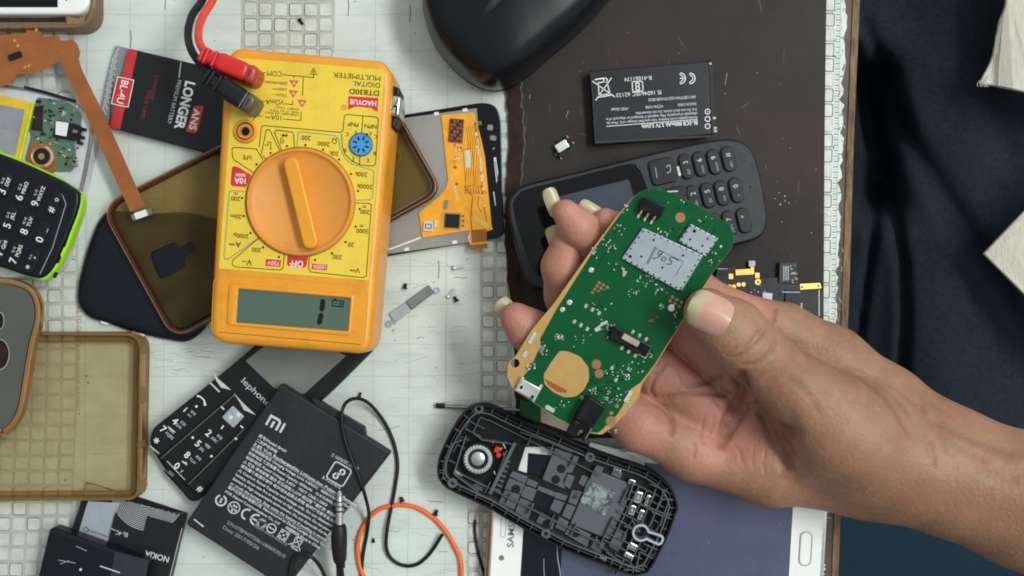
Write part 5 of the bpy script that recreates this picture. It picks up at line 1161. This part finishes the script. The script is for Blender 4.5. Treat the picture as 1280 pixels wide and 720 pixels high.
# white plated pads, solder points and tiny parts
b = MB()
for X, Y, w_, h_, a in ((182, 171, 5.5, 16, 30), (146, 252, 6, 9, 30), (270, 524, 13, 5.5, 30), (662, 462, 5, 17, 32)): b.prism(rect(*CB6(X, Y)[0], w_, h_, a, 2), .1, P(.35), 0, .1, 1)
for X, Y, r_ in ((957, 660, 4.4), (556, 470, 3.2), (412, 668, 3), (448, 632, 3.4), (1204, 353, 1.6)): b.lathe(*CB7(X, Y)[0], [(r_, 40), (r_, 0), (0, 0.1)], 0, 14) if False else b.prism(circ(*CB7(X, Y)[0], r_, 14), .1, P(.5), 0, .2, 2)
for X, Y in ((392, 88), (425, 106), (457, 125), (450, 10), (483, 28), (516, 46), (685, 140), (718, 158), (751, 176), (630, 220), (664, 238), (697, 258), (580, 320), (600, 380)): b.prism(rect(*CB6(X, Y)[0], 3.6, 5.0, 28, 1.2), .1, P(.5), 0, .2, 1)
b.prism(rc(CB7(705, 455, 722, 460, 725, 478, 738, 475, 722, 505, 712, 500, 715, 480), 1), .1, P(.7), 3)
b.prism(rc(CB6(490, 125, 555, 80, 560, 95, 520, 115, 525, 130, 500, 140), 1), .1, P(.5), 0); b.prism(rc(CB6(520, 95, 550, 85, 555, 92, 525, 105), 1), .1, P(.55), 0)
cl = [(CB7, 650, 320, 40, 34, 12), (CB7, 655, 365, 24, 24, 8), (CB7, 575, 385, 30, 30, 8), (CB7, 660, 455, 22, 20, 6), (CB7, 930, 285, 50, 22, 14), (CB7, 835, 515, 60, 22, 12), (CB7, 910, 570, 40, 14, 8), (CB7, 730, 165, 30, 22, 7), (CB7, 755, 590, 16, 30, 5), (CB7, 1170, 410, 30, 40, 12), (CB7, 1135, 220, 40, 24, 5), (CB7, 910, 650, 16, 16, 5), (CB7, 980, 720, 10, 40, 6),
      (CB7, 600, 660, 60, 30, 8), (CB7, 820, 560, 70, 40, 12), (CB7, 1000, 150, 60, 30, 6), (CB7, 700, 260, 30, 40, 8), (CB7, 1080, 600, 40, 40, 8), (CB6, 440, 180, 60, 40, 8), (CB6, 700, 320, 40, 40, 10), (CB6, 640, 480, 30, 50, 10), (CB6, 240, 225, 16, 40, 12), (CB6, 172, 310, 22, 40, 14), (CB6, 320, 165, 34, 14, 10), (CB6, 555, 105, 30, 30, 10), (CB6, 595, 340, 50, 40, 14), (CB6, 660, 360, 16, 20, 10), (CB6, 570, 460, 50, 40, 24), (CB6, 490, 435, 20, 20, 8), (CB6, 330, 500, 50, 22, 8), (CB6, 560, 625, 40, 20, 6), (CB6, 780, 240, 16, 30, 6)]
for C_, X, Y, dx, dy, n_ in cl:
    for _ in range(n_):
        q = rect(*C_(X + random.uniform(-dx, dx), Y + random.uniform(-dy, dy))[0], random.uniform(.9, 2.6), random.uniform(.8, 1.7), random.choice([32, 122]))
        b.prism(q, .1, P(random.uniform(.3, .7)), random.choice([0, 0, 1, 2, 3]))
b.build('solder_point', [M['tin'], M['white'], M['chip'], M['cream']], mask)
# shields
def shield(q, dots, hnd):
    b = MB(); b.prism(rc(q, 1.5), 1.4, P(1.5), 0, .25, 2)
    for a, c in zip(q, q[1:] + q[:1]):
        L = math.hypot(c[0] - a[0], c[1] - a[1]); m = int(L / dots); cx = sum(p[0] for p in q) / 4; cy = sum(p[1] for p in q) / 4
        for k in range(m):
            f = (k + .7) / m; x, y = a[0] + (c[0] - a[0]) * f, a[1] + (c[1] - a[1]) * f; x += (cx - x) * .055; y += (cy - y) * .075
            b.fill(circ(x, y, 1.15, 8), P(1.56), 1)
    for X, Y, r_ in hnd: b.fill(circ(*CB4(X, Y)[0], r_, 10), P(1.57), 1)
    return b
q1 = CB4(287, 246, 626, 402, 502, 608, 168, 418)
b = shield(q1, 8.4, ((215, 408, 2), (278, 408, 1.5), (346, 315, 1.5), (512, 402, 1.5), (396, 470, 1.4), (495, 600, 2)))
b.fill(CB4(352, 352, 362, 356, 316, 452, 306, 448), P(1.55), 2); b.line(CB4(360, 362, 515, 438, 470, 512), 1.0, P(1.55), 2)
sh1 = b.build('shield', [M['dull_silver'], M['hole'], M['steel']], t)
b = MB(); zz = P(1.62)
b.line(cr(CB4(370, 392, 385, 376, 398, 386, 384, 400, 368, 396), 3, False), .9, zz, 0); b.line(cr(CB4(392, 388, 378, 408, 352, 420, 340, 414), 3, False), .9, zz, 0)
b.line(cr(CB4(400, 410, 390, 424, 402, 434, 416, 420, 404, 408), 3, False), .9, zz, 0); b.line(cr(CB4(488, 430, 448, 412, 436, 424, 450, 438, 440, 452, 418, 448), 3, False), .9, zz, 0)
b.build('handwriting', M['hole'], sh1, angle=None)
b = shield(CB4(556, 224, 712, 306, 640, 408, 488, 320), 7, ((576, 265, 2.2), (650, 308, 1.4), (552, 312, 1.4), (622, 348, 1.4)))
b.build('shield', [M['dull_silver'], M['hole']], t)
# connectors
def blk(F, u, v, w_, h_, d0, d1, m, bv=.3, r_=1): return MB_cur.prism(F.rect(u, v, w_, h_, r_), d1 - d0, P(d1), m, bv, 2)
b = MB(); Ft = Frame(*CB4(335, 140)[0], 25)
b.prism(Ft.rect(0, -2, 30, 17, 2), 3.0, P(3.2), 0, .5, 2); b.prism(Ft.rect(2, 7, 22, 6, 1), 2.4, P(2.5), 0, .3, 2)
for u in (-10, -1, 8): b.prism(Ft.rect(u, 6, 2.4, 12, 1), 1, P(2.9), 1, .2, 1); b.prism(Ft.rect(u - 1, 15, 2.6, 5, 1), .4, P(.7), 2)
b.build('connector', [M['chip'], M['gold'], M['tin']], t)
b = MB(); Fu = Frame(*CB6(160, 430)[0], 29)
b.prism(Fu.rect(0, 0, 27, 18, 1.5), 2.2, P(2.5), 0, .4, 2); b.prism(Fu.rect(12, -2, 4, 24, 1), 1.4, P(1.6), 0, .2, 1); b.prism(Fu.rect(-13, -1, 4, 20, 1), 1.4, P(1.6), 0, .2, 1)
for u, v in ((-9, 1), (9, 5)): b.fill(Fu.rect(u, v, 3.4, 4.4), P(2.56), 1)
b.line(Fu(-12, 8, 12, 8), 1.2, P(2.56), 2)
b.build('usb_port', [M['tin'], M['hole'], M['steel']], t)
b = MB(); Fj = Frame(*CB6(462, 560)[0], 32)
b.prism(Fj.rect(0, -5, 27, 34, 3), 4.8, P(5.0), 0, .8, 3); b.prism(Fj.rect(-6, 22, 13, 20, 3), 4.2, P(4.4), 0, .7, 3); b.prism(Fj.rect(9.5, 20, 6, 20, 2), 4.2, P(4.5), 0, .6, 3); b.fill(circ(*Fj(1.5, 14)[0], 5.5, 14), P(5.05), 1)
b.prism(circ(*Fj(2.5, 21)[0], 2.2, 10), .5, P(1.2), 2); b.line(Fj(12, 10, 12, 26), .7, P(4.56), 3)
b.build('audio_jack', [M['black'], M['hole'], M['gold'], M['print_dim']], t)
b = MB(); Fm = Frame(*CB6(670, 188)[0], 28.5)
b.prism(Fm.rect(0, 0, 54, 17, 3), 2.6, P(2.8), 0, .6, 2); b.prism(Fm.rect(0, -2, 23, 7.5, 1.5), .3, P(3.1), 1, .2, 1); b.prism(Fm.rect(0, 6.5, 40, 3, .5), .3, P(2.9), 3, .2, 1); b.fill(circ(*Fm(-18, -2)[0], 2.4, 10), P(2.86), 2); b.fill(circ(*Fm(18, 1)[0], 2.4, 10), P(2.86), 2)
b.line(Fm(-27, -10, -27, 10), 1, P(.8), 4); b.line(Fm(26, -8, 27, 9, 16, 9), 1, P(.8), 4)
b.build('card_connector', [M['chip'], M['cream'], M['hole'], M['rust'], M['tin']], t)
b = MB()
for tx, X, Y, h, a in (('TP405', 320, 166, 3, 30), ('J2201', 232, 226, 3, -58), ('B2', 668, 326, 4, 30), ('12', 655, 356, 4, 30), ('X2', 490, 432, 4, 30)): b.text(tx, *CB6(X, Y)[0], h, a, P(.2), 0, 'C'); b.build('lettering', M['print'], mask, angle=None); b = MB()
b.text('R2', *CB7(910, 650)[0], 4, 30, P(.2), 0, 'C')
b.build('lettering', M['print'], mask, angle=None)

# ================================================================ the person: hand with forearm, nails, trousers, shirt
per = thing('person', 'person in navy trousers and pale frayed shirt holding up the green circuit board', 'person', 1130, 560, -20)
def mmw(x, y, z):
    p = W(x, y, z); return np.array([p[0] * 1000, p[1] * 1000, z], np.float32)
def cone(P_, a, bb, ra, rb):
    ab = bb - a; L2 = float(ab @ ab) or 1e-6
    q = P_ - a; tt = np.clip((q @ ab) / L2, 0, 1)
    q -= tt[:, None] * ab
    return np.sqrt(np.einsum('ij,ij->i', q, q)) - (ra + (rb - ra) * tt)
def smin(a, bb, k):
    h = np.maximum(k - np.abs(a - bb), 0) / k
    return np.minimum(a, bb) - h * h * k * .25
# joints: photo pixel, height mm, radius mm
J = dict(
 palm=[[(1165, 560, 33, 17), (1107, 508, 27, 15), (1040, 453, 25, 13.3), (980, 414, 27, 11.5)],      # index metacarpal
       [(1165, 580, 30, 19), (1090, 565, 26, 16), (930, 478, 24, 12)],
       [(1165, 585, 28, 19), (1080, 580, 24, 15), (890, 516, 23, 11.5)],
       [(1165, 590, 28, 19), (1075, 592, 25, 15.5), (960, 583, 25, 14.5), (868, 564, 25, 12)]],
 thenar=[[(1125, 572, 38, 19), (1055, 536, 44, 17.5), (1000, 492, 50, 14.5)], [(1110, 590, 32, 16), (1020, 560, 36, 13)]],
 thumb=[[(1000, 490, 51, 13.0), (945, 441, 60, 11.1)], [(945, 441, 60, 11.1), (915, 414, 64, 10.7), (885, 391, 67, 8.6)]],
 arm=[[(1165, 582, 33, 18.5), (1280, 627, 38, 20.4), (1420, 680, 44, 24)], [(1165, 573, 34, 15), (1280, 616, 39, 18.5), (1420, 664, 44, 23)], [(1165, 592, 32, 14), (1280, 635, 38, 17), (1420, 690, 44, 21)]],
 index=[[(980, 414, 27, 11.2), (905, 391, 36, 9.2), (845, 344, 40, 8.2)], [(845, 340, 40, 8.2), (800, 305, 45, 6.6)], [(800, 305, 45, 6.6), (773, 287, 50, 5.2), (757, 275, 52, 4.2)]],
 middle=[[(930, 476, 27, 11), (860, 410, 33, 9.4), (800, 350, 37, 9.0)], [(800, 350, 37, 9), (748, 308, 44, 7.2)], [(748, 308, 44, 7.2), (722, 283, 52, 6.2), (707, 266, 55, 4.9)]],
 ring=[[(890, 514, 26, 10.8), (820, 460, 31, 9.2), (752, 420, 33, 8.6)], [(752, 420, 33, 8.6), (706, 368, 38, 7.6)], [(706, 368, 38, 7.6), (702, 332, 44, 7.0), (706, 308, 47, 5.4)]],
 little=[[(868, 563, 26, 11.5), (800, 531, 29, 9.8), (745, 492, 30, 8.6)], [(745, 492, 30, 8.6), (685, 440, 33, 7.8)], [(685, 440, 33, 7.8), (660, 412, 38, 7.6), (645, 398, 41, 6.0)]],
)
def chain(P_, pts, k):
    d = None
    for a, c in zip(pts[:-1], pts[1:]):
        q = cone(P_, mmw(*a[:3]), mmw(*c[:3]), a[3], c[3]); d = q if d is None else smin(d, q, k)
    return d
def sdf(P_):
    palm = None
    for c in J['palm']:
        q = chain(P_, c, 6); palm = q if palm is None else smin(palm, q, 9)
    for c in J['arm']: palm = smin(palm, chain(P_, c, 8), 14)
    for i, c in enumerate(J['thenar']): palm = smin(palm, chain(P_, c, 10), 8)
    hol = chain(P_, [(885, 560, 52, 15.5), (915, 530, 50, 18.5), (950, 505, 49, 16)], 1)
    h2 = np.maximum(5 - np.abs(palm + hol), 0) / 5; palm = np.maximum(palm, -hol) + h2 * h2 * 5 * .25
    th = None
    for c in J['thumb']:
        q = chain(P_, c, 5); th = q if th is None else smin(th, q, 4)
    d = smin(palm, th, 3.2)
    for nm in ('index', 'middle', 'ring', 'little'):
        f = None
        for c in J[nm]:
            q = chain(P_, c, 4); f = q if f is None else smin(f, q, 3)
        d = smin(d, f, .5) if nm != 'little' else smin(d, f, 4.5)
    # flesh pressed flat under the board
    return d
lo = np.array([-22, -160, -4], np.float32); hi = np.array([262, 62, 86], np.float32); vx = 1.05
nx, ny, nz = [int((hi[i] - lo[i]) / vx) for i in range(3)]
gx, gy, gz = np.meshgrid(np.arange(nx), np.arange(ny), np.arange(nz), indexing='ij')
G = np.stack([gx.ravel(), gy.ravel(), gz.ravel()], 1).astype(np.float32) * vx + lo
D = np.full(len(G), 50., np.float32)
# coarse pass first so that only the shell near the surface is evaluated finely
cs = 4
cm = (gx % cs == 0) & (gy % cs == 0) & (gz % cs == 0)
cd = sdf(G[cm.ravel()])
cshape = tuple((np.array([nx, ny, nz]) + cs - 1) // cs)
cD = cd.reshape(cshape)
fullc = np.repeat(np.repeat(np.repeat(cD, cs, 0), cs, 1), cs, 2)[:nx, :ny, :nz].ravel()
near = np.abs(fullc) < 11
D = fullc.copy(); D[near] = sdf(G[near])
import openvdb as vdb
gr = vdb.FloatGrid(background=50.0); gr.copyFromArray(D.reshape(nx, ny, nz).astype(np.float32), tolerance=0)
pts, quads = gr.convertToQuads(isovalue=0.0)
pts = pts * vx + lo
# one linear subdivision, then project the vertices back on the surface
bm = bmesh.new(); vv = [bm.verts.new(tuple(p)) for p in pts]; bm.verts.ensure_lookup_table()
for q in quads:
    try: bm.faces.new([vv[i] for i in q])
    except ValueError: pass
bmesh.ops.subdivide_edges(bm, edges=bm.edges[:], cuts=1, use_grid_fill=True)
bm.verts.ensure_lookup_table()
V = np.array([v.co[:] for v in bm.verts], np.float32)
def grad(P_, e=.35):
    g = np.stack([sdf(P_ + np.array(d, np.float32) * e) - sdf(P_ - np.array(d, np.float32) * e) for d in ((1, 0, 0), (0, 1, 0), (0, 0, 1))], 1)
    return g / (np.linalg.norm(g, axis=1, keepdims=True) + 1e-6)
N_ = grad(V)
for _ in range(2): V -= N_ * sdf(V)[:, None] * .9
# palm folds, knuckle and wrist creases (photo pixels), width mm, depth mm
fz_ = (H * 1000 - V[:, 2]) / (H * 1000)
PX = V[:, 0] / (S * 1000 * fz_) + 640; PY = 360 - V[:, 1] / (S * 1000 * fz_)
CW = K(860, 320, 4); CX = K(680, 440, 2.1333); CV = K(720, 340, 4)
creases = [
 (CX(610, 210, 630, 250, 640, 300, 636, 330), .9, .4), (CX(640, 235, 655, 275, 668, 320), .8, .35), (CX(590, 255, 585, 300, 592, 330), .7, .2), (CX(560, 250, 556, 290, 560, 320), .6, .15), (CX(500, 240, 520, 262, 530, 300), .9, .35), (CX(430, 160, 420, 210, 425, 250), .8, .3),
 (CX(340, 120, 370, 90, 390, 70), .9, .45), (CX(360, 60, 380, 85, 410, 100), .8, .35), (CX(285, 62, 310, 52, 330, 20), 1.0, .5), (CX(450, 120, 470, 145, 490, 160), .9, .4), (CX(640, 60, 700, 110, 740, 180), 2.2, .25), (CX(900, 60, 935, 120, 950, 200), .9, .3), (CX(860, 45, 905, 100, 925, 160), .8, .25),
 (CX(1090, 260, 1100, 310, 1095, 360), 1.0, .2), (CX(1140, 300, 1200, 330, 1270, 345), 2.6, .3),
 ([(920, 462), (927, 490), (916, 518), (902, 550)], 3.2, 2.8), ([(948, 508), (963, 540), (985, 592)], 2.6, 1.9), ([(905, 470), (880, 478), (850, 486)], 1.6, .9),
 (CW(195, 515, 250, 500, 310, 470, 355, 430, 385, 395, 392, 372), 1.0, .50), (CW(250, 545, 330, 540, 390, 505, 425, 465, 443, 425, 440, 405), 1.1, .55), (CW(262, 485, 310, 440, 350, 385, 372, 365), .9, .35), (CW(180, 500, 210, 480, 250, 450), .9, .25),
 (CW(445, 250, 435, 290, 425, 345), 1.0, .7),
 (CX(300, 125, 335, 122, 380, 112, 430, 108, 480, 112, 525, 108), 1.6, .9), (CX(555, 128, 530, 160, 500, 200, 480, 235, 470, 262), 2.2, 1.3), (CX(515, 175, 500, 205, 492, 245), 1.2, .6), (CX(600, 185, 625, 230, 640, 260, 655, 300), 1.6, 1.0), (CX(620, 200, 650, 245, 665, 280), 1.2, .7), (CX(600, 200, 608, 250, 612, 300), .8, .3), (CX(585, 225, 590, 270, 580, 310), .7, .2),
 (CX(275, 128, 315, 145, 340, 178, 343, 205, 335, 228), 1.2, .8), (CX(400, 235, 402, 262, 396, 290), 1.0, .35), (CX(455, 165, 450, 200, 440, 225), 1.0, .3), (CX(300, 122, 285, 105, 290, 80, 305, 60), 1.0, .5),
 (CX(770, 20, 840, 60, 900, 110, 950, 175, 985, 240), 1.8, .7), (CX(800, 40, 860, 75, 915, 130), 1.3, .5), (CX(830, 50, 890, 80, 945, 130, 975, 175), 1.2, .5), (CX(740, 15, 800, 30, 870, 60, 940, 100, 1000, 150), 1.4, .4),
 (CX(1000, 130, 1020, 180, 1060, 230, 1080, 280), 1.4, .35), (CX(1020, 170, 1100, 215, 1200, 255, 1280, 280), 3.0, .7), (CX(1010, 205, 1030, 260, 1040, 320), 1.6, .3), (CX(1030, 190, 1110, 250, 1190, 300), 3.0, .4),
]
top = N_[:, 2] > -.1
disp = np.zeros(len(V), np.float32); fold_shade = np.zeros(len(V), np.float32)
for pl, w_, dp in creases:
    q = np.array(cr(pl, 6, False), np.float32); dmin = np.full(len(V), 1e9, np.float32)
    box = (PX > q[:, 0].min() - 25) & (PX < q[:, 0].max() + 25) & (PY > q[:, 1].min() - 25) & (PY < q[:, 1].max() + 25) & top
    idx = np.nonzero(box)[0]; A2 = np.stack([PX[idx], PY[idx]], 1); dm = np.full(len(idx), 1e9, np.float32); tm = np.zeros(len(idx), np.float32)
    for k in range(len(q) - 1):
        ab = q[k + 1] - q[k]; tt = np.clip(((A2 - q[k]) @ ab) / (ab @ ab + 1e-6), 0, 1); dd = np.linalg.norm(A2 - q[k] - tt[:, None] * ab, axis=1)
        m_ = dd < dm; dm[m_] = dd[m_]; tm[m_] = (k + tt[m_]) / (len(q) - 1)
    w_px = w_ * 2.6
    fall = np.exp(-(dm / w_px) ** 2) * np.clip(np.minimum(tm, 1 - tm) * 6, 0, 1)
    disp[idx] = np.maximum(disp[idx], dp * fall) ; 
    fold_shade[idx] = np.maximum(fold_shade[idx], np.exp(-(dm / (w_px * .8)) ** 2) * np.clip(np.minimum(tm, 1 - tm) * 6, 0, 1) * min(.75, dp * 1.2))
# broad soft undulation of the flesh
und = .35 * np.sin(V[:, 0] * .21 + V[:, 1] * .13) * np.sin(V[:, 1] * .24 - V[:, 0] * .07)
V -= N_ * (disp * 1.25)[:, None]; V += N_ * und[:, None] * .6
for v, p in zip(bm.verts, V): v.co = p
# skin tint: pink finger pads and palm, browner back of thumb and wrist (a colour of the skin itself)
def near_pt(x, y, z, r):
    c = mmw(x, y, z); return np.exp(-(np.linalg.norm(V - c, axis=1) / r) ** 2)
pink = np.zeros(len(V), np.float32)
for x, y, z, r in ((750, 266, 53, 13), (712, 275, 54, 15), (706, 312, 48, 15), (655, 405, 40, 15), (850, 440, 36, 24), (800, 470, 34, 22), (930, 545, 38, 14), (800, 540, 34, 12), (900, 520, 36, 16), (885, 560, 36, 12), (925, 378, 40, 14)):
    pink = np.maximum(pink, near_pt(x, y, z, r))
me = bpy.data.meshes.new('hand')
off = np.array(per['_o'])
for v in bm.verts: v.co = Vector((v.co.x * .001 - off[0], v.co.y * .001 - off[1], v.co.z * .001 - off[2]))
bmesh.ops.recalc_face_normals(bm, faces=bm.faces[:]); bm.to_mesh(me); bm.free()
for f in me.polygons: f.use_smooth = True
for nm, arr in (('pink', pink), ('fold', fold_shade)):
    at = me.attributes.new(nm, 'FLOAT', 'POINT'); at.data.foreach_set('value', arr.astype(np.float32))
def skin(name):
    m = bpy.data.materials.new(name); m.use_nodes = True; t = m.node_tree; b = t.nodes['Principled BSDF']
    tcn = t.nodes.new('ShaderNodeTexCoord')
    def noise(sc, det=5):
        n = t.nodes.new('ShaderNodeTexNoise'); n.inputs['Scale'].default_value = sc; n.inputs['Detail'].default_value = det; t.links.new(tcn.outputs['Object'], n.inputs['Vector']); return n.outputs['Fac']
    def mixc(fac, a, bb):
        x = t.nodes.new('ShaderNodeMix'); x.data_type = 'RGBA'
        if isinstance(a, tuple): x.inputs[6].default_value = a
        else: t.links.new(a, x.inputs[6])
        x.inputs[7].default_value = bb; t.links.new(fac, x.inputs[0]); return x.outputs[2]
    def attr(n):
        a = t.nodes.new('ShaderNodeAttribute'); a.attribute_name = n; return a.outputs['Fac']
    def ramp(f, lo_, hi_, o0=0., o1=1.):
        r = t.nodes.new('ShaderNodeMapRange'); r.inputs[1].default_value = lo_; r.inputs[2].default_value = hi_; r.inputs[3].default_value = o0; r.inputs[4].default_value = o1; t.links.new(f, r.inputs[0]); return r.outputs[0]
    c = mixc(ramp(noise(38), .35, .7), rgb(154, 116, 90), rgb(133, 96, 75))
    c = mixc(ramp(noise(210), .5, .75, 0, .5), c, rgb(174, 124, 104))
    c = mixc(ramp(noise(75, 8), .52, .72, 0, .45), c, rgb(168, 108, 94)); c = mixc(ramp(noise(900, 3), .6, .8, 0, .35), c, rgb(116, 78, 58))
    c = mixc(attr('pink'), c, rgb(184, 126, 110))
    c = mixc(ramp(attr('fold'), 0, 1, 0, .42), c, rgb(96, 54, 42))  # folds reddened and darkened, with crease shade put into the colour
    t.links.new(c, b.inputs['Base Color'])
    b.inputs['Roughness'].default_value = .48; b.inputs['Specular IOR Level'].default_value = .4
    b.inputs['Subsurface Weight'].default_value = .12; b.inputs['Subsurface Radius'].default_value = (1.0, .35, .2); b.inputs['Subsurface Scale'].default_value = .0025
    n1 = noise(1500, 3); bp = t.nodes.new('ShaderNodeBump'); bp.inputs['Strength'].default_value = .3; bp.inputs['Distance'].default_value = .0006; t.links.new(n1, bp.inputs['Height'])
    v = t.nodes.new('ShaderNodeTexVoronoi'); v.inputs['Scale'].default_value = 620; t.links.new(tcn.outputs['Object'], v.inputs['Vector'])
    b2 = t.nodes.new('ShaderNodeBump'); b2.inputs['Strength'].default_value = .3; b2.inputs['Distance'].default_value = .0004; t.links.new(v.outputs['Distance'], b2.inputs['Height']); t.links.new(bp.outputs[0], b2.inputs['Normal'])
    t.links.new(b2.outputs[0], b.inputs['Normal'])
    return m
M['skin'] = skin('skin')
M['nail'] = mat('nail', (192, 140, 128), .3, var=.06, c2=(202, 154, 140)); _t = M['nail'].node_tree; _b = _t.nodes['Principled BSDF']
_a = _t.nodes.new('ShaderNodeAttribute'); _a.attribute_name = 'tip'; _m = _t.nodes.new('ShaderNodeMix'); _m.data_type = 'RGBA'; _m.inputs[7].default_value = rgb(178, 166, 132)
_t.links.new(_b.inputs['Base Color'].links[0].from_socket, _m.inputs[6]); _t.links.new(_a.outputs['Fac'], _m.inputs[0]); _t.links.new(_m.outputs[2], _b.inputs['Base Color'])
me.materials.append(M['skin'])
hand = bpy.data.objects.new('hand', me); COL.objects.link(hand); hand.parent = per; hand['_o'] = per['_o']

# nails: curved plates; thumb nail faces up, finger nails show beyond the tips from below
def nail(cx, cy, z, ang, L, Wd, curve, free, slope=0, flip=1, name='nail'):
    # length axis along ang (image, clockwise) towards the tip; arched across; the last part is the pale free edge
    F = Frame(cx, cy, ang); nu, nv = 12, 10; vs = []; fs = []; mt = []
    for lay in (0, -.45):
        for i in range(nu + 1):
            u = -L / 2 + L * i / nu
            for j in range(nv + 1):
                s_ = -1 + 2 * j / nv
                e = 1 - abs(2 * i / nu - 1) ** 5 * .22
                v = s_ * Wd / 2 * e * (1 - .0 * i)
                uu = u * (1 - .10 * s_ * s_)
                zz_ = z - flip * curve * s_ * s_ + slope * (i / nu) - flip * .5 * ((i / nu - .4) ** 2) * 3
                x, y = F(uu, v)[0]; vs.append(W(x, y, zz_ + lay))
    n1 = (nu + 1) * (nv + 1)
    b = MB(); b.v = vs
    for i in range(nu):
        for j in range(nv):
            a = i * (nv + 1) + j; f = (a, a + 1, a + nv + 2, a + nv + 1); m = 1 if (i + .5) / nu > 1 - free + .05 * abs(-1 + 2 * (j + .5) / nv) else 0
            b.f.append(f); b.m.append(m); b.f.append(tuple(k + n1 for k in reversed(f))); b.m.append(m)
    for i in range(nu):
        for j in (0, nv): a = i * (nv + 1) + j; b.f.append((a, a + nv + 1, a + nv + 1 + n1, a + n1)); b.m.append(1 if i / nu > 1 - free else 0)
    for j in range(nv):
        for i in (0, nu): a = i * (nv + 1) + j; b.f.append((a, a + 1, a + 1 + n1, a + n1)); b.m.append(1 if i else 0)
    o = b.build(name, [M['nail']], hand, angle=60)
    us = [i / nu for i in range(nu + 1) for j in range(nv + 1)] * 2; js = [-1 + 2 * j / nv for i in range(nu + 1) for j in range(nv + 1)] * 2
    at = o.data.attributes.new('tip', 'FLOAT', 'POINT'); at.data.foreach_set('value', [max(0., min(1., (u_ - (1 - free) + .05 * s_ * s_) / .13 + .5)) for u_, s_ in zip(us, js)])
    for pl_ in o.data.polygons: pl_.material_index = 0
    return o
nail(887, 391.5, 78.1, 206, 56, 49, 4.2, .30, -1.4)
nail(691, 253, 53.5, 250, 38, 19, .9, .97, 2, 1)
nail(738, 261, 50.5, 210, 30, 16, .8, .97, 1, 1)
nail(696, 297, 46.5, 250, 32, 24, 1.2, .97, 1, 1)
nail(631, 386, 37, 225, 26, 26, 1.4, .97, 1, 1)

# trousers: a lap of navy cloth with long folds, below the edge of the table
def folds(x, y):
    z = -95 + 26 * math.exp(-((x - 1230) / 95.0) ** 2) + 14 * math.exp(-((y - 430) / 160.0) ** 2) * math.exp(-((x - 1150) / 60.0) ** 2)
    for pl, w_, dp in FO:
        d = min(seg_d(x, y, pl[k], pl[k + 1]) for k in range(len(pl) - 1)); z -= dp * math.exp(-(d / w_) ** 2); z += dp * .18 * math.exp(-((d - w_ * 2.1) / (w_ * 1.3)) ** 2)
    return z + 0.5 * math.sin(x * .05 + y * .021) * math.sin(y * .034 - x * .02)
def seg_d(x, y, a, c):
    dx, dy = c[0] - a[0], c[1] - a[1]; q = max(0, min(1, ((x - a[0]) * dx + (y - a[1]) * dy) / (dx * dx + dy * dy))); return math.hypot(x - a[0] - q * dx, y - a[1] - q * dy)
FO = [([(1080, 30), (1098, 70), (1115, 110), (1128, 160)], 10, 4), ([(1114, 225), (1118, 270), (1128, 330), (1131, 400), (1126, 470)], 7, 5), ([(1096, 235), (1090, 300), (1080, 370), (1070, 440)], 6, 4.5),
      ([(1120, 150), (1160, 215), (1200, 275), (1240, 345), (1275, 410)], 15, 5.5), ([(1230, 0), (1224, 60), (1230, 130), (1260, 190)], 18, 4), ([(1088, 100), (1092, 170), (1096, 240)], 26, 26), ([(1066, 60), (1078, 130), (1090, 170)], 12, 8)]
b = MB(); xs = np.linspace(1000, 1560, 112); ys = np.linspace(-180, 640, 150); vs = []; fs = []
for y in ys:
    for x in xs: vs.append(W(x, y, folds(x, y)))
nxx = len(xs)
for j in range(len(ys) - 1):
    for i in range(nxx - 1): a = j * nxx + i; fs.append((a, a + nxx, a + nxx + 1, a + 1))
b.add(vs, fs, 0); b.build('trousers', M['denim'], per, angle=None)
b = MB()
def flap(top, zt):
    L = len(top)
    b.prism(top, 1.6, zt, 0, .5, 2)
flap(cr([(1259, -60), (1258.5, 0), (1250, 25), (1246, 47), (1240, 74), (1229, 96), (1226, 103), (1238, 106), (1262, 111), (1300, 119), (1420, 150), (1420, -60)], 4), lambda x, y: -38 - 9 * math.exp(-((x - 1240) / 22.0) ** 2) + 3 * math.sin(x * .06))
flap([(1420, 170), (1340, 215), (1281, 264), (1256, 290), (1230, 317), (1254, 341), (1284, 371), (1330, 420), (1420, 480)], lambda x, y: -36 - 9 * math.exp(-((x - 1235) / 26.0) ** 2) + 2 * math.sin(y * .05))
random.seed(9)
for k in range(9): x = 1224 + k * 1.2; b.tube([(x + 5, 100 - k, -44), (x + random.uniform(-4, 0), 104 + random.uniform(-2, 2), -45), (x + random.uniform(-3, 4), 108, -46)], .18, 0, 5, 3)
b.build('shirt', M['linen'], per, angle=50)
for o in list(bpy.data.objects):
    if '_o' in o: del o['_o']
